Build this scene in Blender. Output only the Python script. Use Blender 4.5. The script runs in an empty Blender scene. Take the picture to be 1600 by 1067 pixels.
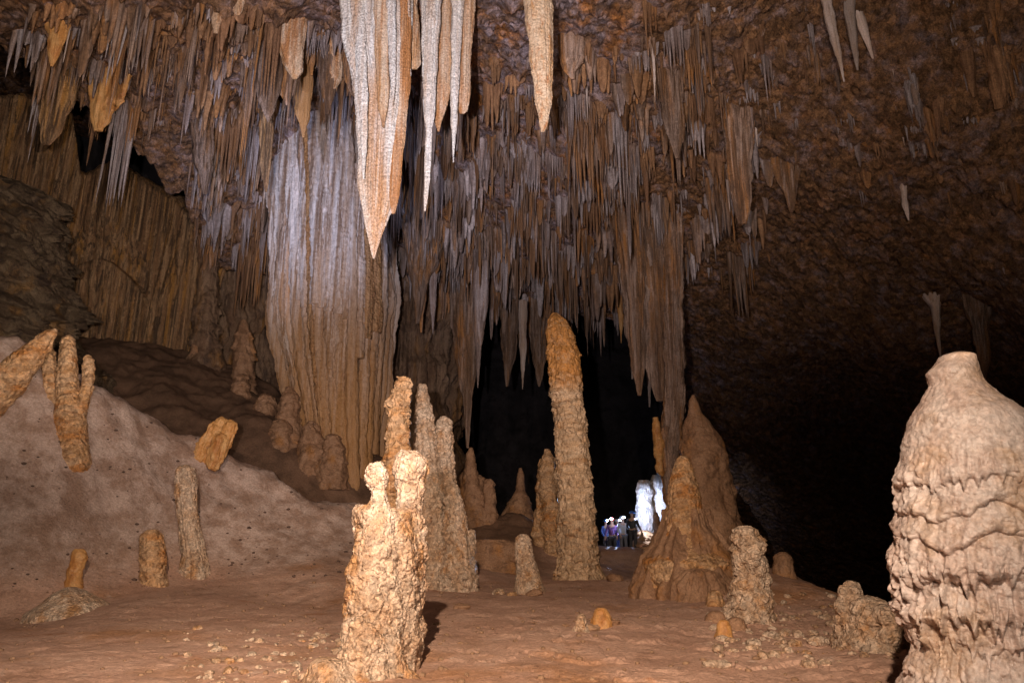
import bpy, math, random
import numpy as np
from mathutils import Vector

rnd = random.Random(11)
R = math.radians
scene = bpy.context.scene
COL = scene.collection

# ------------------------------------------------------------------ camera maths
CAM = np.array([0.0, 0.0, 1.6]); PITCH = R(15.0); F = 1067.0
CP, SP = math.cos(PITCH), math.sin(PITCH)

def ray(px, py):
    u = (px - 800.0) / F; v = (533.5 - py) / F
    return np.array([u, CP - v * SP, SP + v * CP])

def P(px, py, Y):
    """the point of the place seen at photo pixel (px, py), Y metres into the cave"""
    d = ray(px, py)
    return CAM + d * (Y / d[1])

def S(px, py, Y):
    """metres per photo pixel there"""
    return (Y / ray(px, py)[1]) / F

# ------------------------------------------------------------------ noise
def _h(ix, iy, iz, seed):
    h = (ix.astype(np.uint32) * np.uint32(374761393)) ^ (iy.astype(np.uint32) * np.uint32(668265263)) \
        ^ (iz.astype(np.uint32) * np.uint32(2147483647 - 58)) ^ np.uint32((seed * 974634777 + 12345) & 0xffffffff)
    h ^= h >> np.uint32(15); h *= np.uint32(2246822519)
    h ^= h >> np.uint32(13); h *= np.uint32(3266489917)
    h ^= h >> np.uint32(16)
    return h

def _chunk(fn, p, *a):
    p = np.asarray(p, np.float32)
    if len(p) <= 250000: return fn(p, *a)
    return np.concatenate([fn(p[i:i + 250000], *a) for i in range(0, len(p), 250000)])

def _noise(p, seed=0):
    f = np.floor(p); i = f.astype(np.int64); t = p - f
    w = t * t * t * (t * (t * 6 - 15) + 10)
    out = 0
    for dx in (0, 1):
        wx = w[:, 0] if dx else 1 - w[:, 0]
        for dy in (0, 1):
            wy = w[:, 1] if dy else 1 - w[:, 1]
            for dz in (0, 1):
                wz = w[:, 2] if dz else 1 - w[:, 2]
                h = _h(i[:, 0] + dx, i[:, 1] + dy, i[:, 2] + dz, seed)
                gx = (h & np.uint32(1023)).astype(np.float32) / 511.5 - 1
                gy = ((h >> np.uint32(10)) & np.uint32(1023)).astype(np.float32) / 511.5 - 1
                gz = ((h >> np.uint32(20)) & np.uint32(1023)).astype(np.float32) / 511.5 - 1
                out = out + wx * wy * wz * (gx * (t[:, 0] - dx) + gy * (t[:, 1] - dy) + gz * (t[:, 2] - dz))
    return (out * 1.15).astype(np.float32)

def noise(p, seed=0): return _chunk(_noise, p, seed)

def fbm(p, octv=4, seed=0, gain=0.5):
    p = np.asarray(p, np.float32); a = 1.0; o = 0; s = 0
    for k in range(octv):
        o = o + a * noise(p, seed + k * 17); s += a; a *= gain; p = p * 2.03 + 3.1
    return o / s

def ridged(p, octv=3, seed=0):
    p = np.asarray(p, np.float32); a = 1.0; o = 0; s = 0
    for k in range(octv):
        o = o + a * (1 - np.abs(noise(p, seed + k * 17)) * 2.2); s += a; a *= 0.5; p = p * 2.03 + 5.3
    return o / s

def _worley(p, seed=0):
    i = np.floor(p).astype(np.int64); best = np.full(len(p), 9.0, np.float32); rid = np.zeros(len(p), np.float32)
    for dx in (-1, 0, 1):
        for dy in (-1, 0, 1):
            for dz in (-1, 0, 1):
                cx, cy, cz = i[:, 0] + dx, i[:, 1] + dy, i[:, 2] + dz
                h = _h(cx, cy, cz, seed)
                ox = (h & np.uint32(1023)).astype(np.float32) / 1023
                oy = ((h >> np.uint32(10)) & np.uint32(1023)).astype(np.float32) / 1023
                oz = ((h >> np.uint32(20)) & np.uint32(1023)).astype(np.float32) / 1023
                d = (cx + ox - p[:, 0]) ** 2 + (cy + oy - p[:, 1]) ** 2 + (cz + oz - p[:, 2]) ** 2
                d = d.astype(np.float32); m = d < best
                best = np.where(m, d, best); rid = np.where(m, ((h * np.uint32(2654435761)) >> np.uint32(8)).astype(np.float32) / 16777216, rid)
    return np.stack([np.sqrt(best), rid], 1)

def worley(p, seed=0): return _chunk(_worley, p, seed)

def _worley2(p, seed=0):
    """2-D cells: distance and a random number per cell"""
    i = np.floor(p).astype(np.int64); best = np.full(len(p), 9.0, np.float32); rid = np.zeros(len(p), np.float32)
    z = np.zeros(len(p), np.int64)
    for dx in (-1, 0, 1):
        for dy in (-1, 0, 1):
            cx, cy = i[:, 0] + dx, i[:, 1] + dy
            h = _h(cx, cy, z, seed)
            ox = (h & np.uint32(1023)).astype(np.float32) / 1023
            oy = ((h >> np.uint32(10)) & np.uint32(1023)).astype(np.float32) / 1023
            d = ((cx + ox - p[:, 0]) ** 2 + (cy + oy - p[:, 1]) ** 2).astype(np.float32); m = d < best
            best = np.where(m, d, best); rid = np.where(m, ((h * np.uint32(2654435761)) >> np.uint32(8)).astype(np.float32) / 16777216, rid)
    return np.stack([np.sqrt(best), rid], 1)

def worley2(p, seed=0): return _chunk(_worley2, p, seed)

def sstep(a, b, x):
    t = np.clip((x - a) / (b - a), 0, 1)
    return t * t * (3 - 2 * t)

# ------------------------------------------------------------------ thin-plate surfaces
class Plate:
    def __init__(self, pts, smooth=0.02):
        pts = np.asarray(pts, float); self.xy = pts[:, :2]; n = len(pts)
        d = np.linalg.norm(self.xy[:, None] - self.xy[None], axis=2)
        K = self.k(d) + np.eye(n) * smooth
        Q = np.c_[np.ones(n), self.xy]
        A = np.zeros((n + 3, n + 3)); A[:n, :n] = K; A[:n, n:] = Q; A[n:, :n] = Q.T
        self.w = np.linalg.solve(A, np.r_[pts[:, 2], 0, 0, 0])
    @staticmethod
    def k(d):
        d = np.maximum(d, 1e-6)
        return d * d * np.log(d)
    def __call__(self, x, y):
        x = np.asarray(x, float).ravel(); y = np.asarray(y, float).ravel(); out = np.empty(len(x)); n = len(self.xy)
        for i in range(0, len(x), 60000):
            q = np.c_[x[i:i + 60000], y[i:i + 60000]]
            d = np.sqrt((q[:, None, 0] - self.xy[None, :, 0]) ** 2 + (q[:, None, 1] - self.xy[None, :, 1]) ** 2)
            out[i:i + 60000] = self.k(d) @ self.w[:n] + self.w[n] + q @ self.w[n + 1:]
        return out

# ------------------------------------------------------------------ meshes and objects
def mesh_from(name, V, Fq, smooth=True):
    me = bpy.data.meshes.new(name)
    V = np.ascontiguousarray(V, np.float32)
    if isinstance(Fq, np.ndarray):
        k = Fq.shape[1]; n = len(Fq)
        me.vertices.add(len(V)); me.vertices.foreach_set('co', V.ravel())
        me.loops.add(n * k); me.loops.foreach_set('vertex_index', np.ascontiguousarray(Fq, np.int32).ravel())
        me.polygons.add(n); me.polygons.foreach_set('loop_start', np.arange(0, n * k, k, dtype=np.int32))
        me.polygons.foreach_set('loop_total', np.full(n, k, np.int32))
    else:
        me.from_pydata(V.tolist(), [], Fq)
    me.update(calc_edges=True); me.validate()
    me.polygons.foreach_set('use_smooth', np.full(len(me.polygons), smooth, bool))
    return me

def link(name, me, mat=None, loc=(0, 0, 0), parent=None):
    o = bpy.data.objects.new(name, me); COL.objects.link(o); o.location = loc
    if mat is not None: me.materials.clear(); me.materials.append(mat)
    if parent is not None: o.parent = parent
    return o

def tag(o, label=None, cat=None, group=None, kind=None):
    if label: o['label'] = label
    if cat: o['category'] = cat
    if group: o['group'] = group
    if kind: o['kind'] = kind
    return o

def grid_faces(n, m, wrap=False):
    """n rows, m columns"""
    i = np.arange(n - 1)[:, None]; j = np.arange(m if wrap else m - 1)[None]
    a = i * m + j; b = i * m + (j + 1) % m
    return np.stack([a, b, b + m, a + m], -1).reshape(-1, 4)

def smooth1(a, k):
    if k < 1: return a
    ker = np.hanning(2 * k + 3)[1:-1]; ker /= ker.sum()
    pad = np.concatenate([2 * a[:1] - a[k:0:-1] if k < len(a) else np.repeat(a[:1], k, 0), a, 2 * a[-1:] - a[-2:-k - 2:-1]])
    return np.apply_along_axis(lambda c: np.convolve(c, ker, 'valid'), 0, pad)

def cmask(st, up):
    return 0.06 + 0.94 * (1 - sstep(st['cap'] - 0.25, st['cap'] + 0.05, up)) if 'cap' in st else 1.0

def ring_cells(thm, kk, seed, warp=0.0):
    kk = max(3, int(kk)); u = thm / (2 * np.pi) * kk + warp; iu = np.floor(u); best = np.full(len(u), 9.0); rr = np.zeros(len(u)); zz = np.zeros(len(u), np.int64)
    for dd in (-1, 0, 1):
        c_ = (iu + dd).astype(np.int64) % kk
        hh = _h(c_, zz, zz, seed); off = (hh & np.uint32(1023)).astype(np.float32) / 1023
        dist = np.abs(iu + dd + off - u); m_ = dist < best
        best = np.where(m_, dist, best); rr = np.where(m_, ((hh >> np.uint32(12)) & np.uint32(1023)).astype(np.float32) / 1023, rr)
    return best, rr

def loft_arrays(C, Rr, seg, st, perp=False, flat=1.0, seed=0, yaw=0.0, capend=True):
    """rings of radius Rr round the points C (top first), displaced by the style st"""
    n = len(C)
    th = np.linspace(0, 2 * np.pi, seg, endpoint=False)
    T = np.gradient(C, axis=0); T /= np.linalg.norm(T, axis=1, keepdims=True) + 1e-9
    if perp:
        X = np.cross(T, np.array([0, 1.0, 0])); X /= np.linalg.norm(X, axis=1, keepdims=True) + 1e-9
        Yv = np.cross(X, T)
        sgn = np.sign(Yv[:, 1:2]); sgn[sgn == 0] = 1; Yv = Yv * sgn
    else:
        X = np.tile([math.cos(yaw), math.sin(yaw), 0.0], (n, 1)); Yv = np.tile([-math.sin(yaw), math.cos(yaw), 0.0], (n, 1))
    c, s = np.cos(th), np.sin(th)
    D = X[:, None] * c[None, :, None] + Yv[:, None] * (s * flat)[None, :, None]
    base = C[:, None] + D * Rr[:, None, None]
    L = np.r_[0, np.cumsum(np.linalg.norm(np.diff(C, axis=0), axis=1))]
    Lm = np.repeat(L[:, None], seg, 1).ravel(); Rm = np.repeat(Rr[:, None], seg, 1).ravel()
    thm = np.tile(th, n); p = base.reshape(-1, 3); up = L[-1] - Lm          # height above the lower end
    d = np.zeros(len(p), np.float32)
    lim = np.clip(Rm / max(Rr.max() * 0.35, 1e-6), 0, 1)
    cyl = np.stack([np.cos(thm), np.sin(thm), np.zeros_like(thm)], 1)
    if 'low' in st:
        a, sc = st['low']; d += a * fbm(p / sc, 3, seed) * 2
    if 'flute' in st:
        a, k, zs = st['flute'][:3]
        q = cyl * k; q[:, 2] = p[:, 2] * zs
        d += (cmask(st, up)) * a * (ridged(q, 2, seed + 3) - 0.5)
    if 'tube' in st:
        for (a, k, zs) in st['tube']:
            q = cyl * 1.3; q[:, 2] = p[:, 2] * 0.25
            best, rr = ring_cells(thm, round(k * 2 * np.pi), seed + 91, 0.5 * fbm(q, 2, seed + 2))
            d += a * (np.sqrt(np.clip(1 - (best / 0.75) ** 2, 0, 1)) - 0.6 + 0.9 * (rr - 0.5))
    for (z0, h, a, wob, drip, dk, *full) in st.get('ledges', ()):
        q = cyl * 1.6; q[:, 2] = z0
        m = wob * fbm(q, 2, seed + 5) * 2
        bb, r2 = ring_cells(thm, round(dk * 2 * np.pi), seed + int(z0 * 977) % 911)
        m = m - drip * (np.clip(1 - bb / (0.42 if 'roll' in st else 0.55), 0, 1) ** 0.8 * r2 ** 1.4 * 1.3 + 0.25 * fbm(cyl * dk * 0.4 + z0, 2, seed + 6))
        f = (up - (z0 + m)) / h
        q3 = cyl * 1.1; q3[:, 2] = z0 * 2.3 + 0.4; a = a if full else a * (0.2 + 1.1 * sstep(-0.12, 0.22, fbm(q3, 2, seed + 7)))
        if 'roll' in st:
            e_ = 0.22; pr = np.where(f < e_, np.sqrt(np.clip(1 - (1 - f / e_) ** 2, 0, 1)), np.clip(1 - (f - e_) / (1 - e_), 0, 1) ** 1.3)
            rib = (np.sqrt(np.clip(1 - (bb / 0.7) ** 2, 0, 1)) - 0.5) * np.clip(1 - np.abs(f - 0.2) / 0.45, 0, 1) * min(drip, 0.2) * 0.22
            d += np.where((f > 0) & (f < 1), a * pr + rib, 0); continue
        d += np.where((f > 0) & (f < 1), a * np.clip(1 - f, 0, 1) ** 1.4, 0) * np.clip(f * h / (0.035 if h > 0.3 else 0.02), 0, 1)
    cm = cmask(st, up)
    if 'pop' in st:
        for (a, sc) in st['pop']:
            w = worley(p / sc, seed + 8)
            d += cm * a * (np.sqrt(np.clip(1 - (w[:, 0] / 0.85) ** 2, 0, 1)) - 0.45) * (0.4 + 1.1 * w[:, 1])
    if 'drape' in st:
        a, sc, zs = st['drape']
        q = p / sc; q[:, 2] *= zs
        d += cm * a * (ridged(q, 3, seed + 9) - 0.45)
    if 'fine' in st:
        a, sc = st['fine']; d += a * fbm(p / sc, 3, seed + 12) * 2
    d *= lim
    Dn = D.reshape(-1, 3)
    V = p + Dn * d[:, None]
    Fq = grid_faces(n, seg, True)
    # close both ends with a small ring pulled to a point (quads with the point repeated become triangles)
    top = V[:seg].mean(0); bot = V[-seg:].mean(0)
    N = len(V)
    V = np.vstack([V, top, bot])
    a = np.arange(seg); b = (a + 1) % seg
    caps = [[N, int(j), int(i)] for i, j in zip(a, b)] + [[N + 1, int((n - 1) * seg + i), int((n - 1) * seg + j)] for i, j in zip(a, b)]
    return V, Fq, caps

def merge_parts(parts):
    Vs, Q, T, o = [], [], [], 0
    for V, Fq, caps in parts:
        Vs.append(V); Q.append(Fq + o); T += [[i + o for i in c] for c in caps]; o += len(V)
    return np.vstack(Vs), np.vstack(Q), T

def poly_mesh(name, V, Q, T, smooth=True):
    me = bpy.data.meshes.new(name); V = np.ascontiguousarray(V, np.float32)
    T = np.asarray(T, np.int32).reshape(-1, 3); nq, nt = len(Q), len(T)
    me.vertices.add(len(V)); me.vertices.foreach_set('co', V.ravel())
    me.loops.add(nq * 4 + nt * 3)
    me.loops.foreach_set('vertex_index', np.r_[np.asarray(Q, np.int32).ravel(), T.ravel()].astype(np.int32))
    me.polygons.add(nq + nt)
    me.polygons.foreach_set('loop_start', np.r_[np.arange(nq) * 4, nq * 4 + np.arange(nt) * 3].astype(np.int32))
    me.polygons.foreach_set('loop_total', np.r_[np.full(nq, 4), np.full(nt, 3)].astype(np.int32))
    me.update(calc_edges=True)
    me.polygons.foreach_set('use_smooth', np.full(nq + nt, smooth, bool))
    return me

def axis_from(pts, Y, n, sm=0.03, down=0.0, flare=0.42):
    """pts: (px, py, half-width px[, extra depth]) from one end to the other -> smooth centres and radii"""
    C = np.array([P(p[0], p[1], Y + (p[3] if len(p) > 3 else 0)) for p in pts])
    r = np.array([p[2] * S(p[0], p[1], Y + (p[3] if len(p) > 3 else 0)) for p in pts])
    if down:
        C = np.vstack([C, C[-1] + [0, 0, -down]]); r = np.r_[r, r[-1] * 1.04]
    L = np.r_[0, np.cumsum(np.linalg.norm(np.diff(C, axis=0), axis=1))]
    t = np.linspace(0, L[-1], n)
    A = np.stack([np.interp(t, L, C[:, k]) for k in range(3)] + [np.interp(t, L, r)], 1)
    if down and flare:
        ug = L[-1] - down - t; A[:, 3] *= 1 + flare * np.exp(-np.clip(ug, 0, 9) / (0.16 + 0.25 * r[-1]))
    # a rounder first end
    k = max(1, int(n * sm)); B = smooth1(A, k)
    B[:, 3] = np.maximum(B[:, 3], 0.002)
    return B[:, :3], B[:, 3]

def rows(*rw):
    """(py, left px, right px) rows -> axis points"""
    return [((a + b) / 2.0, y, (b - a) / 2.0) for (y, a, b) in rw]

def formation(name, specs, mat, label, cat, group=None, base=None):
    """one thing from one or several lofts (fused lobes share the mesh). spec: dict(pts,Y,st,...)"""
    parts = []
    for k, s in enumerate(specs):
        n = s.get('n', 160)
        C, r = axis_from(s['pts'], s['Y'], n, s.get('sm', 0.03), s.get('down', 0.0), s.get('flare', 0.35))
        parts.append(loft_arrays(C, r, s.get('seg', 96), s.get('st', {}), s.get('perp', False), s.get('flat', 1.0), s.get('seed', sum(map(ord, label)) % 997 + k * 31)))
    V, Q, T = merge_parts(parts)
    if base is None:
        lo = V[V[:, 2].argmin()] if name != 'stalactite' else V[V[:, 2].argmax()]
        base = (float(V[:, 0].mean()), float(V[:, 1].mean()), float(lo[2]))
    if len(parts) > 1:
        me = fuse(name, V - np.array(base), Q, T, specs[0].get('voxel', 0.03), specs[0].get('post'), specs[0].get('seed', 3))
    else:
        me = poly_mesh(name, V - np.array(base), Q, T)
    o = link(name, me, mat, base)
    return tag(o, label, cat, group)

def fuse(name, V, Q, T, vox, post=None, seed=0):
    """several overlapping lobes grown into one skin"""
    me = poly_mesh(name, V, Q, T)
    tmp = bpy.data.objects.new('tmp', me); COL.objects.link(tmp)
    m = tmp.modifiers.new('r', 'REMESH'); m.mode = 'VOXEL'; m.voxel_size = vox; m.use_smooth_shade = True
    dg = bpy.context.evaluated_depsgraph_get()
    out = bpy.data.meshes.new_from_object(tmp.evaluated_get(dg)); out.name = name
    bpy.data.objects.remove(tmp); bpy.data.meshes.remove(me)
    if post:
        n = len(out.vertices); co = np.empty(n * 3, np.float32); out.vertices.foreach_get('co', co); co = co.reshape(-1, 3)
        nn = np.empty(n * 3, np.float32); out.vertex_normals.foreach_get('vector', nn); nn = nn.reshape(-1, 3)
        d = 0
        for (a, s) in post.get('pop', ()):
            w = worley(co / s, seed + 3); d = d + a * (np.sqrt(np.clip(1 - (w[:, 0] / 0.8) ** 2, 0, 1)) - 0.5) * (0.3 + 1.2 * w[:, 1])
        if 'fine' in post: d = d + post['fine'][0] * fbm(co / post['fine'][1], 3, seed) * 2
        out.vertices.foreach_set('co', (co + nn * np.asarray(d)[:, None]).astype(np.float32).ravel()); out.update()
    out.polygons.foreach_set('use_smooth', np.ones(len(out.polygons), bool))
    return out

# ------------------------------------------------------------------ materials
def rock(name, base, second, stain=None, stain_amt=0.4, dirt=None, dirt_amt=0.3, scale=1.0, streak=1.0, bump=0.5, bump_scale=18.0,
         rough=0.75, spec=0.25, grain=0.25, vor=0.0, contrast=0.5, rand=0.0, dist=0.03, low=None, mud=None, fs=None, rust=None, cells=None):
    m = bpy.data.materials.new(name); m.use_nodes = True; nt = m.node_tree; N = nt.nodes; L = nt.links
    N.clear()
    def nd(t, **k):
        x = N.new(t)
        for a, b in k.items(): setattr(x, a, b)
        return x
    out = nd('ShaderNodeOutputMaterial'); bs = nd('ShaderNodeBsdfPrincipled'); L.new(bs.outputs[0], out.inputs[0])
    tc = nd('ShaderNodeTexCoord'); vec = tc.outputs['Object']
    if rand:
        oi = nd('ShaderNodeObjectInfo'); sc = nd('ShaderNodeVectorMath', operation='SCALE'); cmb = nd('ShaderNodeCombineXYZ')
        for i in range(3): L.new(oi.outputs['Random'], cmb.inputs[i])
        L.new(cmb.outputs[0], sc.inputs[0]); sc.inputs[3].default_value = 57.0
        ad = nd('ShaderNodeVectorMath', operation='ADD'); L.new(vec, ad.inputs[0]); L.new(sc.outputs[0], ad.inputs[1]); vec = ad.outputs[0]
    mp = nd('ShaderNodeMapping'); L.new(vec, mp.inputs[0]); mp.inputs['Scale'].default_value = (scale, scale, scale * streak)
    def nz(s, det=6, rg=0.6, src=None, off=0.0, dim=None):
        x = nd('ShaderNodeTexNoise'); x.inputs['Scale'].default_value = s; x.inputs['Detail'].default_value = det; x.inputs['Roughness'].default_value = rg
        if off:
            q = nd('ShaderNodeVectorMath', operation='ADD'); L.new(src or mp.outputs[0], q.inputs[0]); q.inputs[1].default_value = (off, off * 1.7, off * 0.6); L.new(q.outputs[0], x.inputs['Vector'])
        else: L.new(src or mp.outputs[0], x.inputs['Vector'])
        return x.outputs['Fac']
    def ramp(f, a, b, lo=0.0, hi=1.0):
        x = nd('ShaderNodeMapRange', interpolation_type='SMOOTHSTEP'); L.new(f, x.inputs['Value'])
        x.inputs['From Min'].default_value = a; x.inputs['From Max'].default_value = b; x.inputs['To Min'].default_value = lo; x.inputs['To Max'].default_value = hi
        return x.outputs[0]
    def mix(f, a, b, bt='MIX'):
        x = nd('ShaderNodeMix', data_type='RGBA', blend_type=bt)
        if isinstance(f, float): x.inputs['Factor'].default_value = f
        else: L.new(f, x.inputs['Factor'])
        for v, i in ((a, 6), (b, 7)):
            if isinstance(v, tuple): x.inputs[i].default_value = (*v, 1)
            else: L.new(v, x.inputs[i])
        return x.outputs[2]
    h = 0.28 - 0.2 * contrast
    c = mix(ramp(nz(1.3, 8, 0.65), 0.5 - h, 0.5 + h), base, second)
    if stain:
        c = mix(ramp(nz(0.8, 5, 0.6, off=7.3), 0.62 - stain_amt * 0.3, 0.80 - stain_amt * 0.3, 0, 0.9), c, stain)
    if dirt:
        c = mix(ramp(nz(2.6, 9, 0.72, off=3.1), 0.60 - dirt_amt * 0.25, 0.78 - dirt_amt * 0.25, 0, 0.85), c, dirt)
    if fs:                                   # narrow mineral streaks running straight down: (colour, count per metre, amount)
        mq = nd('ShaderNodeMapping'); L.new(vec, mq.inputs[0]); mq.inputs['Scale'].default_value = (fs[1], fs[1], fs[1] * 0.025)
        c = mix(ramp(nz(1.0, 4, 0.65, src=mq.outputs[0], off=2.2), 0.46, 0.62, 0, fs[2]), c, fs[0])
        c = mix(ramp(nz(1.0, 3, 0.6, src=mq.outputs[0], off=9.7), 0.54, 0.68, 0, fs[2] * 0.8), c, tuple(min(0.8, v * 1.35) for v in base))
    if low:                                  # mineral stain that grows towards the foot: (colour, z from, z to)
        sp = nd('ShaderNodeSeparateXYZ'); L.new(tc.outputs['Object'], sp.inputs[0])
        ad2 = nd('ShaderNodeMath', operation='MULTIPLY_ADD'); L.new(nz(0.5, 5, 0.7, off=11.0), ad2.inputs[0]); ad2.inputs[1].default_value = low[3]; L.new(sp.outputs[2], ad2.inputs[2])
        c = mix(ramp(ad2.outputs[0], low[1] + low[3] * 0.5, low[2] + low[3] * 0.5, 0.9, 0.0), c, low[0])
    if rust:
        at = nd('ShaderNodeAttribute'); at.attribute_name = 'rust'
        rm = nd('ShaderNodeMath', operation='MULTIPLY'); L.new(at.outputs['Fac'], rm.inputs[0]); L.new(ramp(nz(1.1, 8, 0.7, off=4.4), 0.36, 0.58, 0.25, 1.0), rm.inputs[1])
        c = mix(rm.outputs[0], c, mix(ramp(nz(3.1, 8, 0.72, off=6.6), 0.38, 0.62), rust, tuple(v * 0.38 for v in rust)))
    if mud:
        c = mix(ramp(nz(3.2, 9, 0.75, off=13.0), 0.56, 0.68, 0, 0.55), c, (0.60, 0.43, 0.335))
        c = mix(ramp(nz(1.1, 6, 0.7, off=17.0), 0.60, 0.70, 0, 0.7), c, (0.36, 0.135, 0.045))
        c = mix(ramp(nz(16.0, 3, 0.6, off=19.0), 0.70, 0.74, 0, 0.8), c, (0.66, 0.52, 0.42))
        at = nd('ShaderNodeAttribute'); at.attribute_name = 'mud'  # dark mud tone; also paints shade over the slope behind the bank
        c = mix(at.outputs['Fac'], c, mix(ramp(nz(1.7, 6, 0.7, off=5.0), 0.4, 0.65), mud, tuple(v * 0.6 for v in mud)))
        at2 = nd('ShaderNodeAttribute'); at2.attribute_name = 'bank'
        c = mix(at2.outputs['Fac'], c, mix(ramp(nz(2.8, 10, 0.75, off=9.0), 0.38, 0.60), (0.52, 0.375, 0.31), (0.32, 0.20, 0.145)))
    # fine mottling
    if cells:                                # every grain its own shade: (grains per metre, spread)
        vc = nd('ShaderNodeTexVoronoi'); vc.inputs['Scale'].default_value = cells[0]; L.new(vec, vc.inputs['Vector'])
        bw = nd('ShaderNodeSeparateColor'); L.new(vc.outputs['Color'], bw.inputs[0])
        gs = nd('ShaderNodeVectorMath', operation='SCALE'); L.new(c, gs.inputs[0]); L.new(ramp(bw.outputs[0], 0, 1, 1 - cells[1], 1 + cells[1]), gs.inputs[3]); c = gs.outputs[0]
        c = mix(ramp(bw.outputs[1], 0.72, 0.95, 0, cells[1] * 1.2), c, second)
    g = ramp(nz(22, 5, 0.7, src=vec), 0.25, 0.75, 1 - grain, 1 + grain)
    gm = nd('ShaderNodeVectorMath', operation='SCALE'); L.new(c, gm.inputs[0]); L.new(g, gm.inputs[3])
    c = gm.outputs[0]
    if rand:
        hv = nd('ShaderNodeHueSaturation'); L.new(c, hv.inputs['Color'])
        L.new(ramp(oi.outputs['Random'], 0, 1, 1 - rand, 1 + rand), hv.inputs['Value'])
        c = hv.outputs[0]
    L.new(c, bs.inputs['Base Color'])
    L.new(ramp(nz(6, 4), 0.3, 0.7, rough - 0.15, rough + 0.12), bs.inputs['Roughness'])
    bs.inputs['Specular IOR Level'].default_value = spec
    hgt = nz(bump_scale, 8, 0.65, src=vec)
    if streak < 0.9: 
        mx = nd('ShaderNodeMath', operation='ADD'); L.new(hgt, mx.inputs[0]); L.new(nz(9, 4), mx.inputs[1]); hgt = mx.outputs[0]
    if vor:
        v = nd('ShaderNodeTexVoronoi'); v.inputs['Scale'].default_value = vor; L.new(vec, v.inputs['Vector'])
        mx = nd('ShaderNodeMath', operation='SUBTRACT'); L.new(hgt, mx.inputs[0]); L.new(v.outputs['Distance'], mx.inputs[1]); hgt = mx.outputs[0]
    bp = nd('ShaderNodeBump'); bp.inputs['Strength'].default_value = bump; bp.inputs['Distance'].default_value = dist
    L.new(hgt, bp.inputs['Height']); L.new(bp.outputs[0], bs.inputs['Normal'])
    return m

TAN, PALE, ORG, RUST, MUD, DARK = (0.46, 0.27, 0.15), (0.60, 0.45, 0.32), (0.42, 0.17, 0.045), (0.30, 0.11, 0.035), (0.16, 0.085, 0.045), (0.07, 0.045, 0.03)
M = {}
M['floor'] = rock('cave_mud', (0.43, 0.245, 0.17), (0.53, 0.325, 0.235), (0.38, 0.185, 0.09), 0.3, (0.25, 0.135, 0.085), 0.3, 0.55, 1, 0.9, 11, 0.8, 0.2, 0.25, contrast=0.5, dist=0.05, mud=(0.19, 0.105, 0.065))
M['ceiling'] = rock('ceiling_rock', (0.25, 0.19, 0.20), (0.16, 0.085, 0.047), (0.32, 0.125, 0.032), 0.42, (0.06, 0.033, 0.025), 0.5, 1.5, 1, 1.0, 9, 0.8, 0.15, 0.5, contrast=0.85, dist=0.12, vor=4.5, cells=(3.5, 0.3), rust=(0.235, 0.118, 0.055))
M['wall'] = rock('wall_rock', (0.25, 0.16, 0.105), (0.16, 0.09, 0.055), (0.30, 0.14, 0.04), 0.35, (0.07, 0.045, 0.035), 0.45, 0.8, 0.3, 0.9, 7, 0.8, 0.15, 0.35, dist=0.1, fs=((0.09, 0.05, 0.03), 3, 0.6))
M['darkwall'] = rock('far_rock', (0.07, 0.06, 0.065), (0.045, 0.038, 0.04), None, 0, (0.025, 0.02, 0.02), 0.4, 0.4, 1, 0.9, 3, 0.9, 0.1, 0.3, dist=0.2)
M['curtain'] = rock('curtain_flowstone', (0.36, 0.215, 0.115), (0.24, 0.125, 0.06), (0.40, 0.19, 0.045), 0.45, (0.07, 0.042, 0.028), 0.45, 2.6, 0.04, 0.9, 10, 0.7, 0.25, 0.35, contrast=0.9, dist=0.07, fs=((0.065, 0.038, 0.022), 5, 0.9))
M['column'] = rock('column_flowstone', (0.52, 0.46, 0.45), (0.36, 0.25, 0.19), (0.40, 0.19, 0.07), 0.3, (0.15, 0.09, 0.06), 0.35, 2.0, 0.05, 0.7, 14, 0.65, 0.3, 0.25, contrast=0.8, dist=0.04, low=((0.34, 0.165, 0.055), 1.5, 12.0, 7.0), fs=((0.16, 0.09, 0.055), 5, 0.85))
M['popcorn'] = rock('popcorn_calcite', (0.43, 0.265, 0.16), (0.55, 0.40, 0.29), (0.39, 0.185, 0.065), 0.4, (0.23, 0.11, 0.055), 0.3, 2.4, 0.8, 1.0, 30, 0.5, 0.5, 0.35, contrast=0.8, dist=0.03, vor=26, cells=(17, 0.28))
M['amber'] = rock('amber_calcite', (0.45, 0.235, 0.10), (0.52, 0.32, 0.18), (0.42, 0.165, 0.04), 0.45, (0.20, 0.09, 0.04), 0.35, 1.4, 2.6, 1.0, 16, 0.55, 0.45, 0.34, contrast=0.75, dist=0.05, vor=11, cells=(9, 0.25))
M['giant'] = rock('giant_calcite', (0.45, 0.325, 0.27), (0.55, 0.45, 0.40), (0.42, 0.28, 0.19), 0.4, (0.32, 0.215, 0.155), 0.25, 2.6, 0.9, 0.9, 26, 0.36, 0.55, 0.25, contrast=0.65, dist=0.012, cells=(30, 0.10))
M['brown'] = rock('brown_calcite', (0.34, 0.19, 0.11), (0.25, 0.13, 0.07), (0.36, 0.155, 0.045), 0.35, (0.12, 0.062, 0.036), 0.35, 1.3, 0.8, 0.9, 14, 0.65, 0.3, 0.32, contrast=0.7, dist=0.04)
M['orange'] = rock('orange_calcite', (0.46, 0.20, 0.055), (0.54, 0.30, 0.12), (0.34, 0.13, 0.035), 0.4, (0.18, 0.08, 0.03), 0.2, 3, 0.5, 0.6, 30, 0.55, 0.35, 0.2, dist=0.02)
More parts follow.
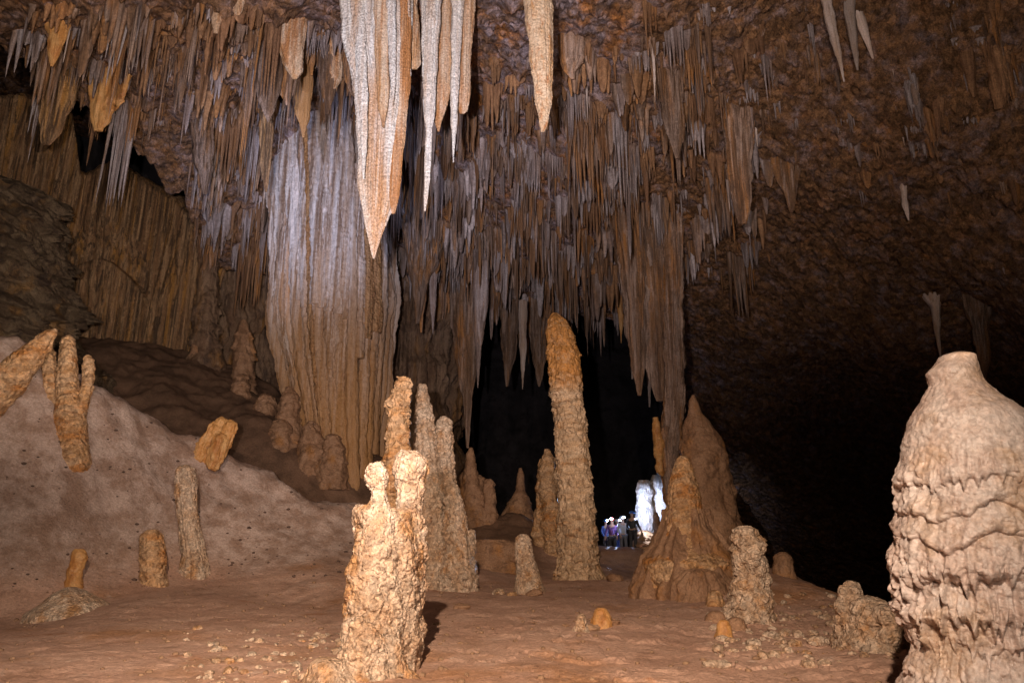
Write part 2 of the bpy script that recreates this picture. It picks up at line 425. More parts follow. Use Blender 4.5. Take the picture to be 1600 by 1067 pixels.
M['white'] = rock('white_calcite', (0.63, 0.585, 0.55), (0.56, 0.465, 0.385), (0.46, 0.22, 0.08), 0.36, (0.33, 0.19, 0.11), 0.25, 1.8, 0.09, 0.9, 24, 0.5, 0.45, 0.35, contrast=0.7, vor=18, dist=0.03, fs=((0.40, 0.22, 0.11), 6, 0.32), cells=(20, 0.12))
M['rustwhite'] = rock('rust_streaked_calcite', (0.55, 0.42, 0.31), (0.44, 0.23, 0.095), (0.40, 0.155, 0.04), 0.5, (0.25, 0.10, 0.035), 0.4, 2.4, 0.09, 0.8, 24, 0.55, 0.4, 0.4, contrast=0.8, vor=18, dist=0.025, fs=((0.26, 0.11, 0.04), 9, 0.45))
M['drip'] = rock('hanging_calcite', (0.30, 0.205, 0.16), (0.18, 0.095, 0.05), (0.36, 0.15, 0.04), 0.5, (0.08, 0.045, 0.03), 0.4, 2.0, 0.10, 0.9, 14, 0.65, 0.3, 0.35, contrast=0.85, rand=0.3, dist=0.05, fs=((0.09, 0.048, 0.028), 7, 0.8))
M['tusk'] = rock('tusk_calcite', (0.60, 0.44, 0.30), (0.54, 0.36, 0.22), (0.48, 0.24, 0.09), 0.35, (0.36, 0.13, 0.035), 0.45, 4.0, 0.35, 0.9, 26, 0.55, 0.4, 0.35, contrast=0.6, vor=16, dist=0.025)
M['tall'] = rock('tall_calcite', (0.45, 0.275, 0.15), (0.52, 0.35, 0.22), (0.37, 0.175, 0.065), 0.3, (0.20, 0.095, 0.045), 0.35, 1.4, 3.2, 1.0, 14, 0.55, 0.45, 0.34, contrast=0.75, dist=0.05, vor=8, cells=(8, 0.22), low=((0.46, 0.19, 0.04), 6.9, 6.2, 1.2))
M['drip_grey'] = rock('grey_hanging_calcite', (0.37, 0.305, 0.30), (0.24, 0.165, 0.14), (0.32, 0.155, 0.055), 0.35, (0.10, 0.065, 0.055), 0.35, 2.0, 0.10, 0.9, 14, 0.65, 0.3, 0.35, contrast=0.85, rand=0.25, dist=0.05, fs=((0.13, 0.085, 0.07), 7, 0.7))
M['drip_rust'] = rock('rusty_hanging_calcite', (0.30, 0.155, 0.075), (0.20, 0.10, 0.052), (0.36, 0.15, 0.04), 0.4, (0.09, 0.045, 0.027), 0.35, 2.0, 0.10, 0.9, 14, 0.65, 0.3, 0.35, contrast=0.85, rand=0.25, dist=0.05, fs=((0.12, 0.055, 0.025), 7, 0.7))
M['pipe_brown'] = rock('brown_flowstone_pipe', (0.38, 0.215, 0.105), (0.30, 0.145, 0.06), (0.42, 0.18, 0.045), 0.4, (0.12, 0.062, 0.034), 0.35, 2.0, 0.08, 0.9, 14, 0.6, 0.35, 0.3, contrast=0.8, dist=0.05, vor=9, fs=((0.15, 0.075, 0.035), 6, 0.7))
M['terrace'] = rock('terrace_flowstone', (0.17, 0.115, 0.07), (0.11, 0.068, 0.04), (0.26, 0.13, 0.04), 0.3, (0.05, 0.03, 0.022), 0.5, 1.2, 0.5, 1.0, 8, 0.7, 0.25, 0.4, contrast=0.8, dist=0.1)
M['straw'] = rock('pale_straw', (0.50, 0.40, 0.36), (0.36, 0.24, 0.17), (0.40, 0.2, 0.08), 0.2, (0.2, 0.12, 0.08), 0.2, 3, 0.15, 0.5, 20, 0.6, 0.3, 0.2, rand=0.3)
M['stone'] = rock('loose_stone', (0.40, 0.24, 0.14), (0.30, 0.17, 0.10), None, 0, (0.16, 0.085, 0.05), 0.3, 6, 1, 0.6, 30, 0.75, 0.2, 0.25, rand=0.3, dist=0.01)
M['darkstone'] = rock('dark_stone', (0.10, 0.06, 0.045), (0.065, 0.04, 0.03), None, 0, None, 0, 6, 1, 0.6, 30, 0.8, 0.2, 0.25, rand=0.3, dist=0.01)

def plain(name, col, rough=0.7, emit=None, es=0.0):
    m = bpy.data.materials.new(name); m.use_nodes = True; nt = m.node_tree; b = nt.nodes['Principled BSDF']
    tex = nt.nodes.new('ShaderNodeTexNoise'); tex.inputs['Scale'].default_value = 25
    mr = nt.nodes.new('ShaderNodeMapRange'); mr.inputs['To Min'].default_value = 0.8; mr.inputs['To Max'].default_value = 1.15
    sc = nt.nodes.new('ShaderNodeVectorMath'); sc.operation = 'SCALE'; sc.inputs[0].default_value = col
    nt.links.new(tex.outputs['Fac'], mr.inputs[0]); nt.links.new(mr.outputs[0], sc.inputs[3]); nt.links.new(sc.outputs[0], b.inputs['Base Color'])
    b.inputs['Roughness'].default_value = rough
    if emit: b.inputs['Emission Color'].default_value = (*emit, 1); b.inputs['Emission Strength'].default_value = es
    return m

# ------------------------------------------------------------------ FLOOR
fp = []
for x in (-5, -2, 1, 4):
    for y in (-2, 3, 7, 10, 13, 16): fp.append((x, y, 0.0))
fp += [(-2, 20, 0.08), (1, 20, 0.0), (4, 18, 0.05), (1, 24, 0.1), (2, 28, 0.45), (4, 33, 0.2), (5, 33, 0.2), (6, 33, 0.2), (5, 36, 0.1), (8, 34, 0.2), (3, 40, 0.2), (7, 42, -0.3), (0, 48, -1), (10, 50, -2), (-6, 46, 2), (-14, 46, 6)]
def fpx(*t): fp.extend([tuple(P(*q)) for q in t])
fpx((0, 965, 14.0), (150, 950, 14.3), (300, 930, 15.3), (0, 860, 14.9), (0, 750, 15.6), (0, 640, 16.2), (0, 535, 16.8),
    (150, 880, 16.2), (150, 780, 17.0), (150, 690, 17.8), (150, 603, 18.6), (-200, 800, 14.5), (-200, 600, 15.5), (-200, 960, 12.0),
    (237, 912, 16.4), (300, 890, 17.6), (300, 800, 18.8), (300, 740, 19.5), (300, 682, 20.2),
    (420, 890, 18.0), (420, 830, 19.5), (420, 780, 20.5), (420, 737, 21.2), (500, 900, 17.5), (545, 900, 17.5), (545, 850, 20.0), (560, 797, 22.2))
# the hollow behind the pale bank
for q in ((0, 535, 16.8), (150, 603, 18.6), (300, 682, 20.2), (420, 737, 21.2), (560, 797, 22.2)):
    b = P(*q); fp.append((b[0] * 1.1, b[1] * 1.1, b[2] - 0.9))
fpx((100, 530, 31), (250, 545, 31), (330, 570, 31), (420, 630, 29.5), (500, 680, 28), (600, 735, 27), (640, 790, 27), (300, 640, 26), (420, 690, 25.5), (-100, 520, 31), (-300, 520, 30), (-300, 560, 22),
    (200, 590, 27), (520, 750, 25.5))
fpx((700, 890, 21), (740, 880, 24), (740, 815, 28.5), (800, 808, 29.5), (860, 835, 28), (800, 850, 26), (900, 868, 27), (690, 820, 28))
fp += [(-1, 33, 1.2), (-4, 34, 4.0)]
fpx((925, 853, 30), (965, 855, 30), (1005, 858, 30))
fpx((1085, 905, 18), (1150, 890, 20), (1200, 890, 19.5), (1300, 925, 15.5), (1400, 955, 13), (1350, 1010, 10.8), (1250, 960, 13.5))
fp += [(4.5, 7, 0.05), (6.5, 9, 0.15), (9, 24, -2.2), (11, 20, -2.4), (9, 15, -1.0), (12, 30, -3.2), (18, 30, -3), (15, 20, -2.4), (12, 10, -0.2), (22, 40, -3), (12, 42, -2.5), (10, 3, 0.3)]
FL = Plate(fp, 0.05)

def polar(r0, r1, nr, a0, a1, na):
    r = np.geomspace(r0, r1, nr)[:, None]; a = np.linspace(a0, a1, na)[None]
    return (np.sin(a) * r).ravel(), (np.cos(a) * r).ravel()

def floor_height(x, y, detail=True):
    z = FL(x, y)
    p = np.stack([x, y, np.zeros_like(x)], 1)
    bank = sstep(0.5, 2.5, z)
    z = z + 0.06 * fbm(p / 1.7, 3, 1) * 2 + bank * 0.38 * fbm(p / 2.3, 5, 2) * 2
    if detail:
        z = z + 0.05 * sstep(1.5, 4.5, x) * (1 - sstep(17, 22, y)) * fbm(p / 0.55, 5, 33, 0.6) * 2
        z = z + 0.026 * fbm(p / 0.38, 4, 4) * 2 + bank * (0.24 * (ridged(p / 1.6, 5, 5) - 0.5) + 0.05 * fbm(p / 0.45, 4, 7, 0.6) * 2)
        # worn crusts: flat-topped patches with a low broken rim
        w = fbm(p / 1.3, 4, 21); rim = np.clip(1 - np.abs(w - 0.08) / 0.014, 0, 1)
        right = sstep(-1.5, 0.5, x) * (1 - sstep(11, 16, y))
        z = z + right * (0.03 * sstep(0.07, 0.09, w) + 0.022 * rim)
        z = z + 0.012 * np.clip(worley2(p[:, :2] / 0.22, 6)[:, 1] - 0.75, 0, 1) * 4 * (1 - bank) * sstep(0.0, 0.3, fbm(p / 2.0, 2, 31) + 0.1)
    return z

x, y = polar(2.5, 75, 900, R(-62), R(62), 1000)
me = mesh_from('cave_floor', np.stack([x, y, floor_height(x, y)], 1), grid_faces(900, 1000)[:, ::-1])
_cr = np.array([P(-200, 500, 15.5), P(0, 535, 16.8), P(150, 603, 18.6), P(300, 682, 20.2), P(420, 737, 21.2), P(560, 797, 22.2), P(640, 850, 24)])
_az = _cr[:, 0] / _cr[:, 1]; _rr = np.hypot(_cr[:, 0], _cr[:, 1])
def mud_shade_mask(x, y):
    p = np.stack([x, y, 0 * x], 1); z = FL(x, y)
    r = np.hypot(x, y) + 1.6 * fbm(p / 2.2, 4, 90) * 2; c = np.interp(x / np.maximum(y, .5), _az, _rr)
    behind = sstep(-1.4, 1.9, r - c) * sstep(0.0, 0.03, -0.17 - x / np.maximum(y, 0.5))  # brown mud plus painted shade beyond the crest
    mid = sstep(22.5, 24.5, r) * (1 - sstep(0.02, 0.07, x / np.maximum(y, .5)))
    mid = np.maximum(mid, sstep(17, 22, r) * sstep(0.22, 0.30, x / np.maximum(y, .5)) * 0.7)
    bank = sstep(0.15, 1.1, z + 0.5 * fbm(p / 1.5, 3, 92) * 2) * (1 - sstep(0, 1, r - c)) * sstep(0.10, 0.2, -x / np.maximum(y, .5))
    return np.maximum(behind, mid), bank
_m, _b = mud_shade_mask(x, y)
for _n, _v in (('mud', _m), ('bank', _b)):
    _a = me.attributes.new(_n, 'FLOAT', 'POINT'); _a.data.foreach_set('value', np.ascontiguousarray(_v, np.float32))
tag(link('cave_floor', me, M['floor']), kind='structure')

def ground(px, Y):
    """X, z of the floor under photo column px at depth Y"""
    # columns lean with the camera pitch, so walk the column until it meets the floor
    lo = None
    for py in range(560, 1400, 2):
        q = P(px, py, Y)
        if q[2] <= FL([q[0]], [q[1]])[0]: return q
    return q

# ------------------------------------------------------------------ CEILING
cp = []
def cpx(*t): cp.extend([tuple(P(*q)) for q in t])
for px in (-400, 0, 300, 600, 900, 1200, 1500, 2000): cpx((px, 0, 15.6))
for px in (-400, 0, 800, 1600): 
    q = P(px, 0, 15.6); cp.append((q[0] * 0.45, 6.0, q[2] + 0.3)); cp.append((q[0] * 0.3, -2, q[2]))
cpx((0, 80, 20), (110, 135, 21.5), (200, 190, 23), (310, 300, 27), (200, 100, 19.5), (350, 150, 21.5), (500, 130, 24.5), (500, 60, 19), (700, 150, 21.5), (900, 150, 19.5), (1100, 150, 19), (1300, 150, 18), (1500, 150, 16.5),
    (700, 300, 26), (900, 300, 24), (1100, 300, 23), (1300, 300, 21), (1500, 300, 18.8), (700, 400, 31), (900, 400, 29), (1100, 400, 27), (1300, 400, 24), (1500, 400, 20.5),
    (600, 470, 36), (900, 485, 35), (1000, 490, 34), (1100, 500, 31), (1200, 508, 29), (1300, 515, 27), (1420, 530, 25), (1150, 600, 35), (1150, 700, 40), (1150, 800, 46), (1300, 600, 32.5), (1300, 700, 37), (1300, 850, 44), (1420, 620, 30), (1420, 720, 35), (1420, 850, 41), (1550, 480, 22.5), (1620, 560, 23), (1700, 650, 23.5), (1560, 620, 27), (1520, 700, 31), (380, 420, 32), (1900, 500, 17), (2100, 900, 18))
CE = Plate(cp, 0.05)
_lip = np.array([(-0.95, 18.5), (-0.80, 19.8), (-0.79, 21.3), (-0.67, 22.8), (-0.53, 26.5), (-0.47, 31.5), (-0.2, 34.5), (0.0, 36), (0.2, 35), (0.235, 34), (0.275, 60), (0.5, 70), (1.5, 70)])

def ceil_height(x, y, detail=True):
    a = x / np.maximum(y, 0.5)
    p = np.stack([x, y, np.zeros_like(x)], 1)
    z = CE(x, y)
    lip = np.interp(a, _lip[:, 0], _lip[:, 1]) + 0.5 * fbm(p / 1.5, 3, 40) * 2
    z = np.maximum(z, -5.0)
    z = z + 9.0 * sstep(0, 2.2, y - lip) + 0.7 * np.maximum(0, y - lip - 2)
    z = z + 0.55 * fbm(p / 4.5, 4, 41) * 2
    if detail:
        dens = 1 - sstep(3.5, 8.0, x + 0.12 * (y - 20))           # the drip-covered part of the roof
        z = z - 0.30 * (ridged(p / 2.1, 5, 43) - 0.5) - (1 - dens) * 0.14 * (ridged(np.stack([x * 0.55 + y * 0.2, y * 1.6, 0 * x], 1), 4, 48) - 0.5)
        for sc, am, sd in ((1.10, 0.55, 50), (0.42, 0.30, 51), (0.20, 0.20, 52)):
            w = worley2(p[:, :2] / sc, sd)
            z = z - am * (0.25 + 0.75 * dens) * np.clip(1 - w[:, 0] / 0.62, 0, 1) ** 1.7 * w[:, 1] ** 2.2
        z = z - (0.05 + 0.20 * (1 - dens)) * fbm(np.stack([x / 0.42, y / 0.26, 0 * x], 1), 5, 46, 0.7) * 2
    return z

x, y = polar(5, 62, 950, R(-48), R(48), 1150)
me = mesh_from('cave_ceiling', np.stack([x, y, ceil_height(x, y)], 1), grid_faces(950, 1150))
_p = np.stack([x, y, 0 * x], 1); _a = x / np.maximum(y, 1) + 0.12 * fbm(_p / 3.0, 3, 95) * 2
_v = np.maximum(sstep(0.12, 0.30, _a), sstep(0.26, 0.42, -_a) * 0.8)
_t = me.attributes.new('rust', 'FLOAT', 'POINT'); _t.data.foreach_set('value', np.ascontiguousarray(_v, np.float32))
tag(link('cave_ceiling', me, M['ceiling']), kind='structure')

# ------------------------------------------------------------------ WALLS
def wall_sheet(name, plan, z0, z1, ns, nz, fn, mat):
    pl = np.array(plan, float); L = np.r_[0, np.cumsum(np.linalg.norm(np.diff(pl, axis=0), axis=1))]
    s = np.linspace(0, L[-1], ns)
    c = np.stack([np.interp(s, L, pl[:, 0]), np.interp(s, L, pl[:, 1])], 1); c = smooth1(c, int(ns * 0.05))
    t = np.gradient(c, axis=0); t /= np.linalg.norm(t, axis=1, keepdims=True)
    nrm = np.stack([t[:, 1], -t[:, 0]], 1)
    z = np.linspace(z0, z1, nz)
    Sg = np.tile(s, nz); Z = np.repeat(z, ns)
    B = np.stack([np.tile(c[:, 0], nz), np.tile(c[:, 1], nz), Z], 1); NN = np.tile(nrm, (nz, 1))
    d = fn(Sg, Z, B)
    B[:, :2] += NN * d[:, None]
    org = np.array([c[ns // 2, 0], c[ns // 2, 1], z0])
    return link(name, mesh_from(name, B - org, grid_faces(nz, ns)), mat, org)

def px_plan(*t):
    return [tuple(P(px, 533, Y)[:2]) for px, Y in t]

def curtain_disp(s, z, B):
    q = np.stack([s * 1.5, np.zeros_like(s), z * 0.03], 1)
    d = 0.42 * (ridged(q, 3, 60) - 0.5)
    w = worley2(np.stack([s * 2.6 + 0.3 * fbm(np.stack([s * .5, s * 0, z * .2], 1), 2, 66), z * 0.02], 1), 65)
    d += 0.20 * (np.sqrt(np.clip(1 - (w[:, 0] / 0.75) ** 2, 0, 1)) + 0.8 * w[:, 1])
    d += 0.10 * (ridged(q * np.array([3.5, 1, 2.0]), 2, 61) - 0.5)
    d += 1.7 * fbm(np.stack([s / 3.4, s * 0, z * 0.05], 1), 2, 63) * 2
    d += 0.05 * fbm(B / 0.18, 3, 64) * 2
    # undercut arches where one sheet of flowstone ends over the next
    for (s0, zc, w, a) in ((9.2, 11.6, 1.3, 0.7), (12.5, 14.4, 2.6, 0.8), (6.0, 13.6, 2.0, 0.7)):
        arch = zc - 0.35 * (s - s0) ** 2
        k = np.clip(1 - np.abs(s - s0) / w, 0, 1)
        d -= a * np.sqrt(k) * sstep(-0.15, 0.15, z - arch) * (1 - sstep(0.3, 2.2, z - arch))
    a = B[:, 0] / B[:, 1]
    zt = np.interp(a, [-1.2, -0.83, -0.78, -0.73, -0.70, -0.66, -0.60, -0.55, -0.50, -0.46], [23, 22.6, 22.8, 22.4, 19.6, 20.4, 20.0, 19.2, 17.2, 16.5]) - 1.2
    t = np.clip((z - zt) / 1.4, 0, 1)
    d -= 5.0 * (1 - np.sqrt(np.clip(1 - t * t, 0, 1))) + 3.0 * np.clip(z - zt - 1.4, 0, 9)
    return d
o = wall_sheet('flowstone_wall', px_plan((-420, 27), (-150, 29), (0, 30), (100, 31.5), (200, 32.5), (310, 32.5), (345, 35)), 4.5, 23, 900, 420, curtain_disp, M['curtain'])
tag(o, 'tall ribbed curtain of brown flowstone behind the dark mud slope', 'flowstone wall')

def back_disp(s, z, B):
    q = np.stack([s * 1.2, np.zeros_like(s), z * 0.10], 1)
    d = 0.7 * (ridged(q, 3, 70) - 0.5) + 0.9 * fbm(B / 2.6, 3, 71) * 2 + 0.10 * fbm(B / 0.3, 3, 72) * 2
    q2 = np.stack([s * 3.2, np.zeros_like(s), z * 0.22], 1)
    return d + 0.3 * (ridged(q2, 2, 73) - 0.4)
o = wall_sheet('cave_wall', px_plan((300, 36), (345, 34.5), (420, 33.5), (560, 33.5), (650, 33.5), (700, 35), (712, 39), (700, 46)), 1.0, 19, 620, 360, back_disp, M['wall'])
tag(o, kind='structure')
def far_disp(s, z, B):
    return 3.0 * fbm(B / 9, 4, 75) * 2 + 0.6 * fbm(B / 1.6, 3, 76) * 2
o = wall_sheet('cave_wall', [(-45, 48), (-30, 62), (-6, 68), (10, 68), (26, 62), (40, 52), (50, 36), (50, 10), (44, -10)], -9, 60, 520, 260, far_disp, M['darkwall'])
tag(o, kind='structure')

def roof_point(px, py):
    """where the sight line through a roof pixel meets the roof"""
    d = ray(px, py); t = np.linspace(12, 42, 240); q = CAM[None] + d[None] * t[:, None]
    zc = ceil_height(q[:, 0], q[:, 1], False)
    k = np.argmax(q[:, 2] >= zc)
    return q[k] if q[k, 2] >= zc[k] else None
# ------------------------------------------------------------------ stalagmite styles
def ledges(h, sp, a, wob=0.05, drip=0.08, dk=7.0, z0=0.0, jit=0.3, seed=0):
    r = random.Random(seed); out = []; z = z0
    while z < h:
        s = sp * (1 + r.uniform(-jit, jit)); out.append((z, s * 1.15, a * r.uniform(0.6, 1.3), wob, drip * r.uniform(0.5, 1.3), dk)); z += s
    return out

# the tall leaning stalagmite in the middle
T = rows((490, 862, 872), (500, 858, 884), (520, 857, 893), (560, 859, 904), (598, 863, 907), (606, 865, 906), (640, 867, 911), (700, 870, 917), (770, 874, 924), (840, 875, 929), (880, 875, 932), (905, 876, 934))
formation('stalagmite', [dict(pts=T, Y=22, n=420, seg=190, down=0.5, sm=0.012, seed=4,
    st=dict(low=(0.05, 0.8), ledges=ledges(8.2, 0.40, 0.085, 0.12, 0.26, 5.0, seed=3), flute=(0.03, 5.0, 0.5), pop=[(0.025, 0.2)], drape=(0.07, 0.22, 0.5), fine=(0.015, 0.08)))],
    M['tall'], 'tallest freestanding stalagmite, amber, gently bent, with pointed top before the dark opening', 'stalagmite')

# the giant at the edge of the picture
G = [(1491, 551, 8), (1491, 554, 24), (1489, 566, 28), (1483, 582, 37), (1490, 600, 44), (1497, 625, 62), (1507, 650, 84), (1516, 690, 101), (1521, 735, 107), (1523, 790, 110), (1525, 850, 117), (1528, 900, 112), (1532, 960, 106), (1536, 1015, 99), (1540, 1067, 114), (1542, 1180, 125)]
gl = [(2.12, 0.30, 0.042, 0.05, 0.08, 9, 1), (1.90, 0.24, 0.042, 0.12, 0.03, 5, 1), (1.72, 0.22, 0.040, 0.13, 0.03, 5, 1), (1.57, 0.12, 0.022, 0.1, 0.06, 10), (1.45, 0.30, 0.058, 0.08, 0.15, 8.5, 1), (1.53, 0.10, 0.02, 0.1, 0.10, 11),
      (1.16, 0.30, 0.055, 0.06, 0.17, 9, 1), (1.25, 0.12, 0.022, 0.1, 0.12, 11), (0.98, 0.16, 0.024, 0.1, 0.10, 10), (0.72, 0.22, 0.03, 0.1, 0.08, 8), (0.50, 0.16, 0.025, 0.12, 0.07, 9), (0.30, 0.16, 0.02, 0.12, 0.06, 9)]
G = [(a + 4, b, c - 6 if c > 40 else c) for a, b, c in G]
formation('stalagmite', [dict(pts=G, Y=5.5, n=760, seg=640, sm=0.012, down=0.2, seed=9,
    st=dict(low=(0.025, 0.5), roll=1, ledges=gl, flute=(0.02, 4, 0.6), pop=[(0.022, 0.15), (0.015, 0.05)], drape=(0.026, 0.11, 0.5), cap=2.42, fine=(0.009, 0.045)))],
    M['giant'], 'huge pale bottle-shaped stalagmite with drip fringes beside the dark drop', 'stalagmite')

# the twin-headed knobbly cluster in front
pop = dict(low=(0.045, 0.35), pop=[(0.035, 0.16)], fine=(0.006, 0.03), flute=(0.03, 2.5, 0.7))
Yc = 8.4
formation('stalagmite', [
    dict(pts=rows((722, 580, 596), (730, 576, 600), (750, 573, 603), (763, 583, 599), (785, 581, 607), (800, 566, 608), (830, 562, 612), (860, 556, 618), (900, 546, 624), (960, 539, 626), (1010, 541, 623), (1055, 543, 620)), Y=Yc, n=260, seg=220, down=0.35, sm=0.01, st=pop, seed=21, voxel=0.0115, post=dict(pop=[(0.036, 0.15), (0.026, 0.075), (0.013, 0.035)], fine=(0.006, 0.03))),
    dict(pts=rows((706, 634, 652), (716, 621, 662), (735, 615, 663), (752, 624, 658), (790, 626, 660), (830, 622, 664), (870, 622, 666), (910, 622, 663), (940, 622, 657), (962, 622, 652)), Y=Yc + 0.55, n=240, seg=200, down=0.5, sm=0.01, st=pop, seed=22),
    dict(pts=rows((790, 560, 575), (800, 556, 640), (850, 560, 650), (900, 560, 650), (960, 570, 640)), Y=Yc + 0.3, n=120, seg=120, down=0.6, st=pop, seed=23),
    dict(pts=rows((965, 548, 570), (975, 543, 585), (1000, 540, 595), (1060, 536, 600)), Y=Yc - 0.35, n=120, seg=120, down=0.3, st=pop, seed=24),
    dict(pts=rows((985, 600, 610), (1000, 592, 622), (1040, 585, 628), (1062, 578, 640)), Y=Yc - 0.2, n=120, seg=120, down=0.3, st=pop, seed=25)],
    M['popcorn'], 'knobbly tan stalagmite with two heads and lumpy foot, in front of the thinner spires', 'stalagmite')
formation('stalagmite', [dict(pts=rows((1028, 495, 520), (1034, 488, 535), (1050, 484, 541), (1075, 480, 545)), Y=7.7, n=140, seg=140, down=0.3, st=dict(low=(0.05, 0.25), pop=[(0.025, 0.1)], fine=(0.006, 0.03)))],
    M['popcorn'], 'low yellowish stump at the foot of the knobbly twin-headed stalagmite', 'stalagmite')

# the slim spire behind it
sp1 = dict(low=(0.05, 0.5), ledges=ledges(5.5, 0.22, 0.07, 0.06, 0.1, 5, seed=8), pop=[(0.07, 0.16), (0.03, 0.07)], fine=(0.012, 0.06))
formation('stalagmite', [dict(pts=rows((590, 624, 637), (600, 621, 639), (625, 613, 638), (660, 607, 636), (700, 604, 635), (740, 603, 634), (800, 604, 634), (860, 604, 636)), Y=15.5, n=300, seg=120, down=0.6, sm=0.012, st=sp1)],
    M['amber'], 'slim round-topped spire standing just behind the knobbly twin-headed stalagmite', 'stalagmite')

# three fused spires
tr = dict(low=(0.06, 0.6), ledges=ledges(6, 0.17, 0.04, 0.05, 0.05, 6, seed=5), pop=[(0.05, 0.2), (0.02, 0.08)], fine=(0.012, 0.06), flute=(0.06, 3, 0.15))
formation('stalagmite', [
    dict(pts=rows((601, 656, 664), (620, 652, 669), (660, 649, 676), (700, 649, 682), (760, 650, 690), (820, 650, 700), (893, 648, 706)), Y=19, n=300, seg=140, down=0.5, sm=0.012, st=tr, seed=31, voxel=0.024, post=dict(pop=[(0.055, 0.18), (0.04, 0.09)], fine=(0.012, 0.06))),
    dict(pts=rows((651, 689, 697), (658, 684, 701), (680, 682, 704), (740, 680, 706), (800, 680, 712), (890, 680, 716)), Y=19.3, n=280, seg=120, down=0.5, sm=0.012, st=tr, seed=32),
    dict(pts=rows((754, 704, 710), (765, 700, 716), (800, 698, 724), (850, 696, 730), (895, 690, 736)), Y=18.6, n=200, seg=120, down=0.5, sm=0.015, st=tr, seed=33),
    dict(pts=rows((829, 728, 736), (838, 726, 740), (870, 722, 740), (893, 716, 738)), Y=18.8, n=100, seg=80, down=0.5, st=tr, seed=34)],
    M['popcorn'], 'cluster of three fused dull brown spires stepping down beside the dark opening', 'stalagmite')

# short white stub and stones by it
formation('stalagmite', [dict(pts=rows((834, 812, 822), (840, 806, 827), (860, 806, 832), (890, 808, 840), (918, 809, 845)), Y=18.6, n=140, seg=110, down=0.3, sm=0.02, st=dict(low=(0.03, 0.4), ledges=ledges(1.7, 0.1, 0.02, 0.03, 0.04, 6, seed=2), pop=[(0.02, 0.1)], fine=(0.008, 0.05)))],
    M['popcorn'], 'short pale stub tilted left, left of the tall bent stalagmite', 'stalagmite')

# smooth cone with a root-like skirt, and the large cone behind
co = dict(low=(0.05, 0.6), pop=[(0.035, 0.16)], fine=(0.012, 0.06), ledges=ledges(2.4, 0.35, 0.03, 0.1, 0.08, 6, z0=1.6, seed=6))
o = formation('stalagmite', [dict(pts=[(1067, 712, 5), (1067, 718, 10), (1067, 740, 18), (1068, 780, 25), (1071, 820, 32), (1075, 850, 40), (1078, 875, 55)], Y=17.5, n=240, seg=180, sm=0.02, down=0.6, st=co)],
    M['amber'], 'smooth cone stalagmite on a broad root-like skirt of flowstone', 'stalagmite')
sk = dict(low=(0.12, 0.9), drape=(0.12, 0.5, 0.3), flute=(0.22, 2.2, 0.2), fine=(0.02, 0.12))
C, r = axis_from([(1072, 795, 30), (1074, 820, 36), (1076, 845, 50), (1078, 868, 68), (1080, 890, 76), (1082, 915, 82)], 17.6, 160, 0.03, 0.5, 0.1)
V, Q, Tt = loft_arrays(C, r, 220, sk, seed=44)
sko = link('flared_skirt', poly_mesh('flared_skirt', V - np.array(o.location), Q, Tt), M['brown'], parent=o)
C, r = axis_from([(1092, 888, 8), (1094, 894, 20), (1095, 912, 34), (1096, 940, 42)], 16.2, 90, 0.03, 0.3, 0.1)
V, Q, Tt = loft_arrays(C, r, 120, sk, seed=45)
tag(link('root_lobe', poly_mesh('root_lobe', V - np.array(o.location), Q, Tt), M['brown'], parent=o), 'rounded lobe of the skirt with dark hollow side')
formation('stalagmite', [dict(pts=[(1083, 617, 2), (1083, 626, 6), (1086, 645, 10), (1090, 662, 20), (1094, 690, 30), (1098, 740, 38), (1103, 800, 47), (1107, 850, 54), (1110, 885, 60)], Y=20.5, n=260, seg=160, sm=0.015, down=0.6,
    st=dict(low=(0.14, 0.9), pop=[(0.05, 0.3)], fine=(0.02, 0.1), drape=(0.05, 0.4, 0.3)))],
    M['brown'], 'dull pointed cone stalagmite rising behind the smooth cone with the skirt', 'stalagmite')

# popcorn tower
pt = dict(low=(0.06, 0.4), pop=[(0.11, 0.24), (0.04, 0.10)], fine=(0.01, 0.05), ledges=ledges(2.3, 0.2, 0.05, 0.1, 0.05, 4, seed=12))
formation('stalagmite', [dict(pts=rows((821, 1158, 1170), (828, 1150, 1178), (850, 1147, 1189), (890, 1150, 1192), (930, 1148, 1197), (972, 1146, 1200)), Y=12.6, n=220, seg=160, down=0.3, sm=0.015, st=pt)],
    M['popcorn'], 'stout warty tower of stacked knobs to the right of the skirted cone', 'stalagmite')
for (px, py, w, h, Y, mt, lab) in ((1117, 946, 11, 24, 14.7, 'amber', 'tiny pale cone at the foot of the root-like skirt'), (1131, 1000, 11, 32, 11.1, 'orange', 'small yellow peg on the ground below the warty tower'),
        (1150, 988, 13, 24, 11.8, 'brown', 'low brown knob against the foot of the warty tower'), (1118, 972, 13, 18, 12.5, 'brown', 'low rounded knob between the yellow peg and the skirt'),
        (939, 982, 13, 33, 11.9, 'orange', 'small bright orange dome standing alone on the open floor'), (908, 992, 9, 34, 11.1, 'popcorn', 'little forked pale peg beside the small orange dome')):
    formation('stalagmite', [dict(pts=[(px, py - h, w * 0.35), (px, py - h * 0.9, w * 0.7), (px, py - h * 0.55, w * 0.95), (px, py, w)], Y=Y, n=70, seg=70, down=0.25, sm=0.06, st=dict(low=(0.03, 0.2), pop=[(0.012, 0.07)], fine=(0.006, 0.04)))],
        M[mt], lab, 'stalagmite')

